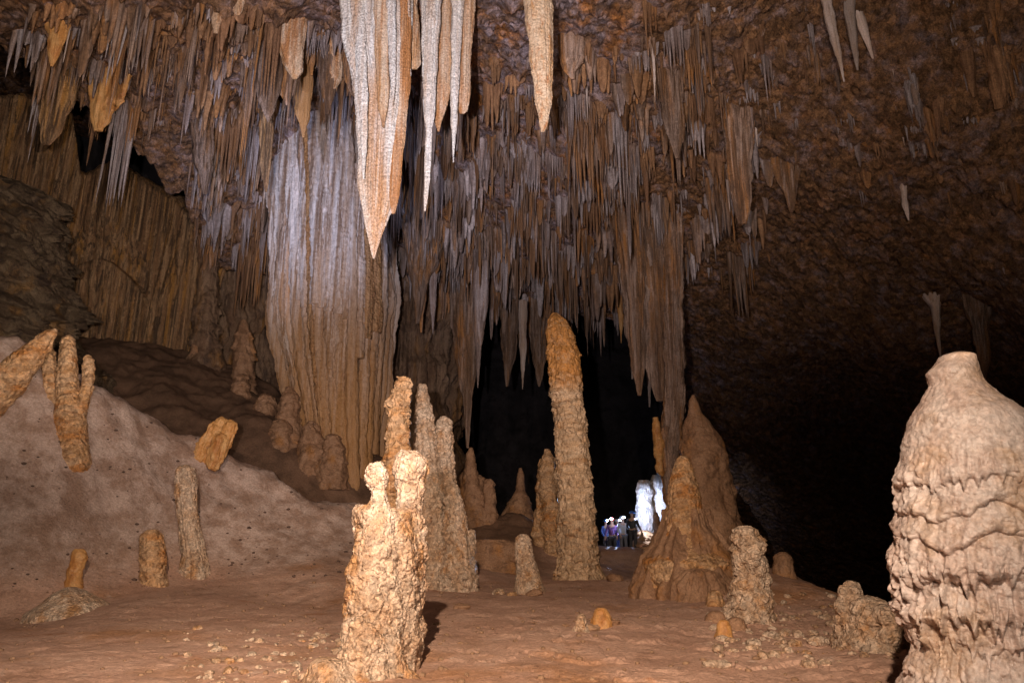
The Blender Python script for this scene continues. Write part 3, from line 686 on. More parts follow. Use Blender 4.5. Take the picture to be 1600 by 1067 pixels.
# right-hand mound with its little tower
mo = dict(low=(0.08, 0.4), pop=[(0.03, 0.2), (0.014, 0.07)], fine=(0.01, 0.05), drape=(0.05, 0.3, 0.5))
formation('stalagmite', [
    dict(pts=rows((909, 1320, 1332), (916, 1314, 1342), (940, 1314, 1347), (980, 1312, 1350), (1030, 1308, 1352)), Y=9.9, n=150, seg=120, down=0.3, sm=0.015, st=mo, seed=51, voxel=0.014, post=dict(pop=[(0.05, 0.16), (0.02, 0.06)], fine=(0.008, 0.04))),
    dict(pts=rows((932, 1345, 1360), (940, 1338, 1385), (965, 1330, 1402), (1000, 1325, 1414), (1050, 1318, 1424)), Y=9.7, n=150, seg=180, down=0.4, sm=0.015, st=mo, seed=52),
    dict(pts=rows((945, 1378, 1390), (955, 1370, 1405), (1000, 1365, 1416), (1050, 1360, 1420)), Y=9.4, n=100, seg=120, down=0.3, sm=0.02, st=mo, seed=53)],
    M['popcorn'], 'squat ochre mound with one little tower beside the huge pale stalagmite', 'stalagmite')
formation('stalagmite', [dict(pts=[(1222, 862, 4), (1222, 868, 10), (1224, 888, 13), (1226, 905, 15)], Y=17.5, n=80, seg=70, down=0.8, st=dict(low=(0.06, 0.4), pop=[(0.03, 0.15)]))],
    M['brown'], 'dim stub on the far edge of the floor where it drops into the dark', 'stalagmite')

# on the pale bank
formation('stalagmite', [dict(pts=rows((726, 285, 295), (732, 279, 302), (760, 276, 305), (800, 279, 306), (840, 284, 314), (865, 288, 320), (888, 289, 321)), Y=17.6, n=220, seg=120, down=0.4, sm=0.015, st=dict(low=(0.04, 0.4), pop=[(0.03, 0.11)], flute=(0.05, 3.5, 0.3), fine=(0.01, 0.05)))],
    M['popcorn'], 'slender pitted grey-tan post standing at the foot of the pale bank', 'stalagmite')
formation('stalagmite', [dict(pts=rows((827, 232, 246), (836, 221, 252), (860, 219, 257), (890, 222, 256), (912, 226, 254)), Y=16.5, n=120, seg=110, down=0.4, sm=0.03, st=dict(low=(0.05, 0.35), pop=[(0.025, 0.1)], fine=(0.01, 0.05)))],
    M['amber'], 'squat ochre stub left of the slender pitted post', 'stalagmite')
formation('stalagmite', [dict(pts=rows((857, 116, 130), (864, 113, 132), (880, 113, 131), (893, 109, 128), (912, 106, 124)), Y=15.4, n=110, seg=80, down=0.3, sm=0.03, st=dict(low=(0.04, 0.3), pop=[(0.02, 0.08)], fine=(0.008, 0.05)))],
    M['orange'], 'small broken orange post on the pale bank above a whitish hump', 'stalagmite')
formation('stalagmite', [dict(pts=rows((917, 104, 118), (924, 92, 134), (940, 78, 150), (955, 68, 160)), Y=14.4, n=80, seg=120, down=0.4, sm=0.05, st=dict(low=(0.06, 0.4), pop=[(0.02, 0.12)], fine=(0.01, 0.06)))],
    M['popcorn'], 'whitish low hump below the small broken orange post', 'stalagmite')

fi = dict(low=(0.03, 0.5), pop=[(0.018, 0.12)], fine=(0.01, 0.06), ledges=ledges(4, 0.3, 0.015, 0.08, 0.02, 4, seed=13))
formation('stalagmite', [
    dict(pts=rows((524, 104, 111), (530, 98, 115), (545, 95, 117), (575, 92, 119), (600, 90, 122), (640, 90, 130), (690, 88, 134), (722, 86, 138)), Y=17.2, n=240, seg=120, down=1.3, flare=0.0, sm=0.012, st=fi, seed=61, voxel=0.02, post=dict(pop=[(0.022, 0.12)], fine=(0.01, 0.06))),
    dict(pts=rows((555, 135, 141), (561, 131, 146), (585, 130, 147), (610, 127, 143), (635, 119, 136), (660, 108, 130)), Y=17.2, n=140, seg=90, sm=0.02, st=fi, seed=62),
    dict(pts=rows((542, 72, 79), (549, 68, 85), (580, 68, 86), (615, 70, 88), (650, 76, 94), (690, 84, 104)), Y=17.2, n=140, seg=90, sm=0.02, st=fi, seed=63)],
    M['amber'], 'three-fingered orange stalagmite like a raised hand on top of the pale bank', 'stalagmite')
formation('stalagmite', [dict(pts=[(87, 514, 3), (83, 520, 7), (66, 536, 13), (42, 562, 19), (16, 590, 24), (-14, 618, 28), (-60, 655, 34)], Y=15.6, n=220, seg=120, perp=True, sm=0.015, st=dict(low=(0.05, 0.5), pop=[(0.05, 0.26), (0.02, 0.1)], fine=(0.012, 0.06)))],
    M['amber'], 'knobbly orange stalagmite leaning steeply out over the pale bank', 'stalagmite')
fc = dict(low=(0.05, 0.4), flute=(0.12, 4, 0.3), drape=(0.10, 0.15, 0.4), fine=(0.015, 0.06))
formation('fallen_stalactite', [dict(pts=[(a + 4, b - 6, w * .5), (a, b, w), ((a + c) / 2, (b + d) / 2, w * 1.05), (c, d, w * 0.9), (c - 3, d + 5, w * .5)], Y=Y, n=90, seg=70, perp=True, sm=0.02, st=fc, seed=90 + i, voxel=0.022, post=dict(pop=[(0.02, 0.12)]))
    for i, (a, b, c, d, w, Y) in enumerate(((362, 664, 338, 722, 8, 20.0), (350, 660, 326, 720, 10, 20.2), (338, 668, 312, 718, 9, 20.1), (325, 682, 303, 716, 7, 20.3), (345, 684, 332, 728, 9, 19.8)))],
    M['orange'], 'broken streaky orange chunk of stalactite lying on the crest of the bank', 'fallen stalactite')

# in the shadowy middle distance
bg = dict(low=(0.10, 0.7), ledges=ledges(6, 0.4, 0.07, 0.1, 0.1, 5, seed=15), pop=[(0.06, 0.3)], fine=(0.02, 0.1))
formation('stalagmite', [
    dict(pts=rows((699, 732, 738), (712, 730, 741), (735, 727, 745), (760, 722, 752), (800, 718, 762), (830, 716, 770)), Y=28.5, n=180, seg=110, down=0.8, sm=0.02, st=bg, seed=71, voxel=0.04, post=dict(pop=[(0.08, 0.3)], fine=(0.02, 0.1))),
    dict(pts=rows((738, 722, 730), (745, 718, 755), (790, 716, 765), (830, 714, 772)), Y=28.9, n=100, seg=110, down=0.8, sm=0.02, st=bg, seed=72),
    dict(pts=rows((749, 760, 767), (757, 757, 771), (790, 757, 775), (830, 756, 778)), Y=28.2, n=100, seg=80, down=0.8, sm=0.02, st=bg, seed=73)],
    M['brown'], 'dim castle-like stalagmite with one turret, farthest left in the dark opening', 'stalagmite')
formation('stalagmite', [dict(pts=rows((731, 811, 815), (740, 809, 818), (765, 806, 820), (785, 796, 827), (805, 786, 834), (830, 780, 842)), Y=30, n=160, seg=110, down=0.8, sm=0.02, st=bg)],
    M['brown'], 'dim witch-hat stalagmite in the middle of the dark opening', 'stalagmite')
formation('stalagmite', [
    dict(pts=rows((701, 852, 858), (715, 848, 864), (740, 845, 868), (790, 846, 872), (850, 850, 878), (880, 850, 880)), Y=26, n=180, seg=100, down=0.6, sm=0.02, st=bg, seed=75, voxel=0.045),
    dict(pts=rows((716, 844, 850), (725, 842, 854), (760, 840, 856), (800, 836, 850)), Y=26.3, n=100, seg=80, down=1.4, sm=0.02, st=bg, seed=76)],
    M['amber'], 'ragged orange-brown pinnacle half hidden behind the tall bent stalagmite', 'stalagmite')
formation('boulder', [dict(pts=rows((842, 745, 790), (850, 740, 806), (870, 738, 812), (890, 736, 815)), Y=23.5, n=80, seg=140, flat=0.6, down=0.4, sm=0.04, st=dict(low=(0.1, 0.6), drape=(0.12, 0.5, 2.5), fine=(0.02, 0.1)))],
    M['brown'], 'low layered reddish ledge of rock at the foot of the three fused spires', 'boulder')

# lit pillars far back, by the cavers
li = dict(low=(0.08, 0.6), ledges=ledges(5, 0.3, 0.05, 0.1, 0.1, 5, seed=17), drape=(0.12, 0.3, 0.4), fine=(0.02, 0.1))
formation('stalagmite', [dict(pts=rows((750, 999, 1012), (758, 996, 1016), (800, 994, 1019), (845, 993, 1022), (862, 992, 1024)), Y=36, n=140, seg=100, down=1, st=li)],
    M['white'], 'white lamp-lit pillar behind the cavers, thinner of the pair', 'stalagmite')
formation('stalagmite', [dict(pts=rows((742, 1020, 1042), (752, 1018, 1046), (800, 1018, 1048), (850, 1016, 1050), (868, 1016, 1052)), Y=36.5, n=140, seg=100, down=1, st=li)],
    M['white'], 'white lamp-lit pillar behind the cavers, broader of the pair, against the cone', 'stalagmite')
for (a, b, c, Y, lab) in ((1026, 800, 848, 33.5, 'thin dark post standing in front of the lamp-lit pillars'), (1036, 812, 848, 33, 'short dark peg between the lamp-lit pillar and the cone')):
    formation('stalagmite', [dict(pts=[(a - 2, b, 2), (a - 1, b + 6, 4), (a + 1, (b + c) / 2, 6), (a + 2, c, 7)], Y=Y, n=70, seg=50, down=0.8, st=dict(low=(0.06, 0.4), pop=[(0.03, 0.15)]))], M['brown'], lab, 'stalagmite')
formation('boulder', [dict(pts=rows((828, 1000, 1012), (836, 994, 1024), (850, 990, 1032), (866, 988, 1036)), Y=32, n=70, seg=90, down=0.5, sm=0.04, st=dict(low=(0.15, 0.5), drape=(0.12, 0.4, 2.0), fine=(0.02, 0.1)))],
    M['stone'], 'jagged lamp-lit rock at the feet of the cavers', 'boulder')

# ------------------------------------------------------------------ columns and flowstone
colst = dict(low=(0.22, 2.2), flute=(0.45, 3.2, 0.05), tube=[(0.42, 6.0, 0), (0.13, 19.0, 0)], fine=(0.03, 0.10), pop=[(0.03, 0.14)])
CC = rows((95, 398, 600), (130, 408, 606), (200, 416, 612), (300, 418, 618), (400, 420, 620), (480, 421, 620), (560, 432, 612), (640, 450, 604), (720, 466, 600))
C, r = axis_from([(p[0], p[1], p[2] - 17, 0) for p in CC], 28.0, 620, 0.03, 1.5, 0)
V, Q, Tt = loft_arrays(C, r, 760, colst, flat=0.75, seed=80)
base = np.array([C[-1, 0], C[-1, 1], C[-1, 2]])
colo = tag(link('stone_column', poly_mesh('stone_column', V - base, Q, Tt), M['column'], base), 'massive fluted column of pale flowstone joining roof and mud slope', 'column', kind='thing')
# organ pipes down the front of the column; many break off and a thinner one goes on below
rp_ = random.Random(77)
def col_px(py, u):
    return np.interp(py, [p[1] for p in CC], [p[0] for p in CC]) + u * (np.interp(py, [p[1] for p in CC], [p[2] for p in CC]) - 15)
def pipe(u, y0, y1, w0, w1, mt, push=0.0, nm='flowstone_pipe'):
    y1 = y1 + 70 if y1 > 590 else y1
    ys = np.linspace(y0, y1, 14)
    Rm = 3.0
    pts_ = [(float(col_px(yy, u)), float(yy), w0 + (w1 - w0) * k / 13.0, -0.75 * Rm * math.sqrt(max(0, 1 - u * u)) + 0.12 - push) for k, yy in enumerate(ys)]
    C, r = axis_from(pts_, 28.0, 260, 0.008)
    V, Q, Tt = loft_arrays(C, r, 44, dict(low=(0.06, 1.2), flute=(0.06, 2.5, 0.08), pop=[(0.05, 0.17)], drape=(0.05, 0.25, 0.3), fine=(0.012, 0.07)), seed=rp_.randrange(999))
    link(nm, poly_mesh(nm, V - base, Q, Tt), M[mt], parent=colo)
for (u, w, y0, yb, y1, mt) in ((-0.96, 7, 190, 560, 600, 'pipe_brown'), (-0.86, 8, 165, 0, 610, 'column'), (-0.70, 8, 140, 0, 640, 'column'), (-0.60, 6, 130, 470, 650, 'column'), (-0.50, 7, 125, 482, 668, 'column'), (-0.41, 5, 140, 0, 676, 'pipe_brown'),
        (-0.30, 8, 120, 476, 690, 'column'), (-0.19, 6, 118, 482, 640, 'column'), (-0.08, 7, 122, 488, 700, 'column'), (0.02, 6, 120, 484, 660, 'column'), (0.12, 8, 128, 492, 705, 'column'), (0.23, 7, 130, 500, 712, 'column'),
        (0.36, 9, 140, 0, 712, 'column'), (0.50, 8, 260, 0, 560, 'column'), (0.62, 10, 300, 530, 716, 'pipe_brown'), (0.76, 11, 260, 520, 718, 'pipe_brown'), (0.90, 8, 240, 0, 640, 'column')):
    if yb:
        pipe(u, y0, yb, w * 0.9, w * 1.1, mt); pipe(u, yb - 6, y1, w * 0.85, w * 0.9, 'column', -0.10)
    else: pipe(u, y0, y1, w * 0.85, w * 1.1, mt, 0.05)
def lump(px, py, rx, ry, Y, mt, lab, cat='boulder', name='boulder', st=None, flat=1.0, n=60, seg=80, group=None, down=0.3):
    t = [0, .12, .35, .65, 1]; w = [.25, .62, .92, 1.0, 1.06]
    return formation(name, [dict(pts=[(px, py - ry + 2 * ry * a, rx * b) for a, b in zip(t, w)], Y=Y, n=n, seg=seg, sm=0.06, flat=flat, down=down,
        st=st or dict(low=(0.14, 0.6), pop=[(0.05, 0.3)], fine=(0.02, 0.1)))], M[mt], lab, cat, group)
bl = dict(low=(0.14, 0.8), ledges=ledges(4, 0.5, 0.12, 0.15, 0.1, 5, seed=19), pop=[(0.09, 0.35), (0.03, 0.14)], fine=(0.02, 0.1))
for (px, py, rx, ry, Y, lab) in ((380, 560, 14, 60, 30, 'dark lumpy pillar in the gap between curtain wall and fluted column'), (414, 645, 16, 30, 27.5, 'lumpy flowstone knob at the outer foot of the fluted column'),
        (452, 640, 13, 36, 26.4, 'banded flowstone post against the foot of the fluted column'), (440, 676, 16, 20, 26, 'low lumpy knob on the mud below the fluted column'),
        (487, 684, 14, 26, 25.8, 'small hooded knob at the middle of the fluted column foot'), (520, 700, 15, 22, 25.5, 'brown knob where the column foot meets the mud slope'), (376, 610, 12, 26, 28.5, 'short knob under the dark lumpy pillar'), (305, 555, 8, 18, 30.5, 'small peg at the end of the curtain wall foot')):
    lump(px, py, rx, ry, Y, 'brown', lab, 'stalagmite', 'stalagmite', bl, down=1.0, n=110)
formation('stone_column', [dict(pts=rows((270, 312, 336), (330, 314, 334), (400, 312, 338), (450, 310, 340), (500, 306, 340), (560, 302, 342)), Y=31, n=200, seg=110, down=1, st=bl)],
    M['wall'], 'narrow knobbly dark column at the end of the curtain wall', 'column').__setitem__('kind', 'thing')
# scalloped rock at the edge
sc = dict(low=(0.4, 2.0), ledges=ledges(9, 0.62, 0.55, 0.5, 0.4, 5, seed=23), drape=(0.16, 0.35, 0.25), pop=[(0.08, 0.4)], fine=(0.03, 0.15))
formation('flowstone_terrace', [dict(pts=rows((285, -60, 20), (300, -100, 52), (340, -130, 72), (400, -150, 80), (470, -160, 84), (530, -170, 92), (580, -180, 98)), Y=24.5, n=360, seg=420, down=1.0, sm=0.02, st=sc)],
    M['terrace'], 'dark scalloped terraces of flowstone bulging in front of the curtain wall', 'flowstone terrace')

# the dark column that reaches from roof to floor right of the opening
dc = dict(low=(0.10, 0.9), flute=(0.16, 4.5, 0.06), drape=(0.10, 0.25, 0.10), pop=[(0.05, 0.22)], fine=(0.02, 0.08))
o = formation('stone_column', [dict(pts=rows((290, 1030, 1066), (340, 1036, 1065), (420, 1039, 1064), (520, 1040, 1065), (620, 1042, 1066), (660, 1038, 1066), (690, 1030, 1060), (720, 1032, 1058), (745, 1036, 1058), (800, 1048, 1062), (880, 1048, 1066)), Y=25, n=420, seg=140, down=0.5, sm=0.012, st=dc)],
    M['drip'], 'thin dark fluted column rising from behind the cones to the roof', 'column'); o['kind'] = 'thing'
C, r = axis_from([(1024, 652, 3), (1025, 662, 5), (1028, 690, 7), (1031, 708, 8), (1030, 720, 5), (1031, 728, 6.5), (1033, 738, 5), (1035, 744, 1.5)], 24.75, 90, 0.02, 0, 0)
V, Q, Tt = loft_arrays(C, r, 60, dict(low=(0.06, 0.4), pop=[(0.05, 0.2)], fine=(0.01, 0.06)), seed=85)
tag(link('knob', poly_mesh('knob', V - np.array(o.location), Q, Tt), M['orange'], parent=o), 'orange flake on the side of the dark column')

# ------------------------------------------------------------------ stalactites one by one (top first)
ss = dict(low=(0.03, 0.5), flute=(0.05, 3.0, 0.10), drape=(0.05, 0.25, 0.15), fine=(0.008, 0.05))
big = dict(low=(0.05, 1.6), flute=(0.22, 3.0, 0.05), tube=[(0.06, 6, 0)], drape=(0.12, 0.3, 0.06), fine=(0.012, 0.05), pop=[(0.012, 0.06)])
def tite(pts, Y, mt, label, st=ss, flat=0.8, n=200, seg=100, group=None, sm=0.012, top=70):
    p0 = pts[0]
    if p0[1] >= 25:
        q = roof_point(p0[0], p0[1])
        if q is not None: Y = float(q[1]) - 0.05
    if top: pts = [(p0[0] + (p0[0] - 800) * -0.0, p0[1] - top, p0[2] * 1.25)] + list(pts)
    return formation('stalactite', [dict(pts=pts, Y=Y, n=n, seg=seg, flat=flat, st=st, sm=sm)], M[mt], label, 'stalactite', group)
blade = tite(rows((0, 538, 634), (60, 544, 635), (120, 560, 635), (200, 566, 622), (280, 570, 611), (325, 573, 606), (350, 575, 598), (372, 578, 592), (392, 581, 587), (404, 583, 585)), 14.6, 'white', 'largest hanging blade, broad, white and orange streaked, before the fluted column', big, 0.5, 420, 240)
for (rw, Y, mt, nm) in ((rows((-70, 584, 610), (0, 585, 609), (100, 588, 607), (150, 592, 606), (185, 596, 602), (200, 598, 600)), 14.2, 'rustwhite', 'inner_pendant'),
                        (rows((-70, 603, 616), (0, 606, 617), (80, 609, 617), (130, 611, 616), (165, 613, 614)), 14.05, 'white', 'inner_spike'),
                        (rows((-70, 545, 566), (0, 548, 566), (90, 556, 572), (170, 561, 573), (240, 565, 571), (280, 567, 569)), 14.15, 'white', 'edge_rib'),
                        (rows((-70, 612, 642), (0, 614, 642), (130, 616, 640), (240, 612, 628), (310, 610, 621), (334, 612, 617)), 14.5, 'rustwhite', 'side_sheet')):
    C, r = axis_from(rw, Y, 220, 0.012)
    V, Q, Tt = loft_arrays(C, r, 90, dict(low=(0.03, 0.6), flute=(0.06, 3.0, 0.06), drape=(0.05, 0.25, 0.08), fine=(0.008, 0.05)), flat=0.55, seed=len(nm))
    link(nm, poly_mesh(nm, V - np.array(blade.location), Q, Tt), M[mt], parent=blade)
tite(rows((0, 616, 650), (40, 622, 654), (80, 632, 656), (100, 638, 655), (108, 641, 650)), 14.9, 'rustwhite', 'short orange flap with a broken tip beside the largest white blade', dict(ss, drape=(0.08, 0.2, 0.1)), 0.4)
tite(rows((0, 664, 690), (100, 664, 682), (200, 665, 676), (280, 664, 671), (330, 663, 665)), 14.4, 'white', 'long slender white spike, longest of the pale bunch', ss, 0.9, 320, 90)
tite(rows((0, 658, 672), (80, 661, 670), (150, 662, 668), (188, 663, 664)), 14.6, 'white', 'thin white spike against the left side of the longest white spike', ss, 0.9)
tite(rows((0, 682, 708), (80, 680, 706), (140, 680, 704), (165, 680, 697), (190, 681, 690), (206, 684, 686)), 14.9, 'rustwhite', 'orange blade between the longest white spike and its shorter white neighbour', dict(ss, drape=(0.08, 0.2, 0.08)), 0.4)
tite(rows((150, 692, 697), (185, 694, 697), (210, 695, 696)), 14.8, 'white', 'tiny white spike on the lower edge of the orange blade', ss, 0.9, 120, 40, top=20)
tite(rows((0, 706, 724), (100, 706, 716), (180, 706, 714), (225, 707, 711), (254, 708, 709)), 14.5, 'white', 'white spike right of the orange blade, second longest of the pale bunch', ss, 0.9, 260, 80)
tite(rows((0, 716, 742), (80, 717, 736), (130, 716, 734), (160, 716, 732), (172, 718, 730), (178, 720, 725)), 14.8, 'rustwhite', 'blunt orange and white blade on the right end of the pale bunch', dict(ss, drape=(0.06, 0.2, 0.08)), 0.5)
tite(rows((0, 820, 862), (60, 825, 863), (120, 832, 862), (170, 840, 859), (195, 844, 855), (206, 846, 851)), 13.6, 'tusk', 'lone thick tusk with rusty speckles hanging apart in the middle of the roof', dict(low=(0.03, 0.6), flute=(0.04, 3, 0.1), drape=(0.04, 0.15, 0.2), pop=[(0.01, 0.05)], fine=(0.008, 0.04)), 0.9, 320, 150)
tite(rows((0, 872, 916), (60, 874, 914), (95, 876, 908), (110, 880, 900), (124, 892, 898)), 17, 'drip', 'broad brown double-tipped flap beside the lone tusk', dict(ss, drape=(0.14, 0.3, 0.08)), 0.5, 200, 120)
tite(rows((0, 918, 948), (50, 920, 940), (80, 920, 930)), 17.5, 'drip', 'short brown flap next to the double-tipped flap', dict(ss, drape=(0.1, 0.3, 0.08)), 0.5)
tite(rows((0, 1014, 1056), (60, 1020, 1056), (120, 1028, 1060), (180, 1040, 1064), (220, 1050, 1064), (248, 1056, 1060)), 18, 'drip', 'long grey-brown fringed tongue hanging above the dark thin column', dict(low=(0.1, 1), flute=(0.2, 3, 0.06), drape=(0.14, 0.25, 0.08), fine=(0.02, 0.08)), 0.6, 300, 160)
tite(rows((60, 1016, 1022), (100, 1020, 1023), (160, 1023, 1024)), 17.6, 'straw', 'fine pale straw just left of the long fringed tongue', ss, 1, 140, 30)
# the hanging mass right of the opening
hm = dict(low=(0.12, 1), flute=(0.20, 2, 0.06), tube=[(0.10, 3.5, 0)], drape=(0.12, 0.3, 0.07), fine=(0.02, 0.08))
tite(rows((330, 955, 1010), (380, 965, 1015), (430, 972, 1018), (480, 980, 1012), (540, 985, 1008), (580, 990, 1004), (600, 994, 1002), (618, 997, 1001)), 25.5, 'drip', 'long blunt-tipped brown fang in the hanging mass beside the dark opening', hm, 0.7, 320, 130)
tite(rows((340, 985, 1040), (420, 1000, 1044), (500, 1008, 1042), (560, 1012, 1040), (600, 1020, 1038), (618, 1024, 1038), (627, 1028, 1040)), 25.2, 'drip', 'wide ribbed fang with squared tip touching the thin dark column', hm, 0.7, 320, 130)
tite(rows((480, 1004, 1018), (560, 1008, 1018), (600, 1012, 1017), (636, 1014, 1016)), 25.0, 'straw', 'needle hanging between the blunt fang and the squared fang', ss, 0.9, 160, 40)
tite(rows((440, 982, 992), (520, 985, 990), (592, 987, 989)), 25.0, 'straw', 'needle in front of the blunt brown fang', ss, 0.9, 160, 40)
tite(rows((450, 962, 974), (490, 966, 974), (520, 969, 972), (536, 970, 971)), 28, 'orange', 'little orange spike alone in the top of the dark opening', ss, 0.9, 120, 50)
# lower fringe above the opening
tite(rows((430, 704, 760), (500, 708, 745), (560, 714, 742), (610, 722, 738), (650, 727, 735), (700, 729, 732)), 29, 'drip', 'longest fang of the fringe, reaching down the edge of the dark opening', hm, 0.7, 300, 120)
tite(rows((340, 630, 700), (390, 640, 690), (430, 642, 672), (470, 648, 662), (506, 650, 654)), 30, 'drip', 'broad grey wedge in the corner beside the fluted column', hm, 0.7, 220, 120)
tite(rows((350, 648, 686), (420, 652, 668), (470, 655, 664), (520, 657, 659)), 29, 'drip', 'narrow brown wedge in front of the broad grey wedge', hm, 0.7, 220, 90)
tite(rows((360, 664, 692), (420, 670, 684), (480, 673, 680), (522, 676, 677)), 28.8, 'drip_grey', 'pale needle right of the narrow brown wedge', ss, 0.8, 180, 60)
tite(rows((480, 740, 762), (540, 743, 752), (580, 745, 749), (606, 746, 747)), 29.5, 'drip_grey', 'pale needle right of the longest fang', ss, 0.8, 160, 50)
tite(rows((470, 780, 812), (520, 786, 806), (560, 789, 802), (580, 790, 797), (604, 791, 793)), 30, 'drip', 'short ragged fang left of centre over the opening', hm, 0.7, 180, 90)
tite(rows((470, 822, 860), (520, 828, 852), (560, 834, 849), (590, 838, 846), (604, 841, 843)), 29, 'drip', 'stout pale fang over the opening just left of the tall bent stalagmite', hm, 0.8, 180, 90)
tite(rows((540, 812, 822), (580, 815, 819), (608, 816, 817)), 29.6, 'straw', 'needle left of the stout pale fang', ss, 0.9, 120, 40)
tite(rows((320, 560, 620), (380, 575, 615)), 27, 'column', 'stubby flowstone bulge tucked behind the largest blade', hm, 0.7, 80, 80) if False else None
# around the column head and to the upper left
tite(rows((60, 500, 540), (110, 505, 535), (140, 506, 524), (160, 510, 516)), 21, 'rustwhite', 'orange tufted lump above the head of the fluted column', dict(ss, drape=(0.15, 0.3, 0.2), pop=[(0.06, 0.25)]), 0.7, 140, 100)
tite(rows((30, 430, 478), (80, 438, 472), (110, 450, 470), (124, 456, 462)), 20, 'rustwhite', 'orange and grey tassel above the fluted column, left of the tufted lump', dict(ss, drape=(0.16, 0.3, 0.15)), 0.6, 160, 100)
tite(rows((0, 478, 500), (60, 480, 495), (118, 484, 488)), 19, 'drip', 'slim orange-edged blade between the tassel and the tufted lump', ss, 0.6, 160, 60)
tite(rows((110, 142, 206), (150, 146, 192), (180, 146, 172), (205, 148, 160)), 22, 'orange', 'bright orange ragged curtain over the lip of the dark alcove', dict(ss, drape=(0.3, 0.3, 0.12)), 0.5, 180, 140)
tite(rows((30, 72, 108), (60, 76, 100), (90, 78, 88), (104, 79, 82)), 20, 'orange', 'orange fang over the edge of the alcove, near the corner', dict(ss, drape=(0.14, 0.3, 0.12)), 0.6, 140, 80)
tite(rows((90, 58, 124), (120, 62, 120), (160, 66, 108), (200, 66, 92), (226, 66, 76)), 22.5, 'curtain', 'wide pale fluted wedge hanging in front of the curtain wall', hm, 0.6, 200, 140)
tite(rows((180, 300, 330), (230, 308, 328), (270, 314, 326), (304, 318, 322)), 26.5, 'drip', 'ochre fang at the end of the alcove lip', dict(hm), 0.7, 160, 80)
tite(rows((0, 328, 350), (25, 332, 345), (52, 334, 340)), 15.5, 'rustwhite', 'small curled orange spike at the top edge, left of the largest blade', ss, 0.6, 120, 60)
tite(rows((0, 362, 382), (15, 364, 378), (24, 370, 374)), 15.5, 'rustwhite', 'stubby orange tip at the top edge near the curled spike', ss, 0.6, 100, 60)
tite(rows((0, 296, 304), (12, 297, 302)), 15.5, 'rustwhite', 'tiny orange point at the top edge, left of the curled spike', ss, 0.6, 80, 40)
# right part of the roof
for k, (a, b, x0, x1, Y, lab) in enumerate(((0, 128, 1290, 1319, 15.5, 'long thin pale double straw on the bare right roof'), (10, 92, 1338, 1364, 16, 'shorter pale straw right of the double straw'),
        (20, 110, 1328, 1340, 15.8, 'faint straw between the two pale straws on the bare roof'))):
    tite([(x0, a, 7), (x0 + (x1 - x0) * 0.6, a + (b - a) * 0.6, 4), (x1, b, 1)], Y, 'straw', lab, ss, 0.8, 160, 50, top=30)
tite(rows((255, 1212, 1246), (280, 1222, 1242), (310, 1232, 1240), (332, 1236, 1238)), 22.5, 'drip', 'pale-topped double fang on the dim right roof', dict(hm), 0.6, 140, 90)
tite(rows((170, 1128, 1174), (200, 1134, 1172), (250, 1142, 1166), (310, 1150, 1168), (350, 1156, 1164)), 21.5, 'drip', 'orange-brown fluted bundle on the roof right of the fringed tongue', hm, 0.6, 220, 140)
tite([(1411, 290, 4), (1414, 315, 3), (1420, 345, 1)], 21, 'straw', 'lone thin straw low on the dim right roof', ss, 1, 90, 30, top=20)
tite([(1458, 462, 14), (1462, 478, 6), (1465, 520, 3), (1470, 560, 1)], 20, 'straw', 'long hair-thin straw with a crown-like root above the huge pale stalagmite', ss, 1, 160, 40, top=14)
tite(rows((470, 1510, 1545), (510, 1522, 1540), (560, 1532, 1542), (590, 1535, 1539)), 20.5, 'drip', 'dim fang behind the shoulder of the huge pale stalagmite', hm, 0.8, 140, 80)
tite(rows((100, 1545, 1580), (140, 1550, 1576), (170, 1556, 1566)), 17.5, 'drip_rust', 'small square orange fang high on the right roof', dict(ss, drape=(0.1, 0.2, 0.2)), 0.6, 100, 80)
tite(rows((95, 1500, 1522), (130, 1514, 1524), (152, 1520, 1523)), 18, 'drip_rust', 'small hooked orange spur beside the square orange fang', ss, 0.6, 100, 60)
tite(rows((160, 1458, 1480), (190, 1462, 1472), (216, 1465, 1467)), 18.5, 'drip_rust', 'short orange drip under the small hooked spur', ss, 0.6, 100, 60)
tite(rows((280, 1576, 1592), (310, 1584, 1592), (322, 1588, 1590)), 19, 'drip_rust', 'tiny orange drip at the right end of the roof', ss, 0.6, 80, 50)
for k, (x0, x1, a, b, Y, mt, lab) in enumerate(((398, 440, 90, 190, 22.3, 'drip', 'brown tassel at the outer shoulder of the fluted column head'), (436, 462, 100, 165, 22.0, 'drip', 'small brown tassel next to the outer shoulder tassel'),
        (500, 524, 100, 178, 22.2, 'drip', 'brown pendant hanging over the middle of the fluted column head'), (536, 566, 90, 150, 21.8, 'drip', 'brown pendant between the tufted lump and the largest blade'),
        (404, 426, 150, 300, 24.6, 'curtain', 'long narrow rib running down the outer edge of the fluted column'), (462, 486, 120, 215, 23.2, 'column', 'pale rib over the head of the fluted column'))):
    tite(rows((a - 40, x0, x1), (a, x0 + 1, x1 - 1), (a + (b - a) * 0.45, x0 + (x1 - x0) * 0.12, x1 - (x1 - x0) * 0.15), (a + (b - a) * 0.8, x0 + (x1 - x0) * 0.3, x1 - (x1 - x0) * 0.35), (b, (x0 + x1) / 2 - 1, (x0 + x1) / 2 + 1)), Y, mt, lab, dict(ss, drape=(0.16, 0.3, 0.12), tube=[(0.05, 3, 0)]), 0.6, 160, 90)
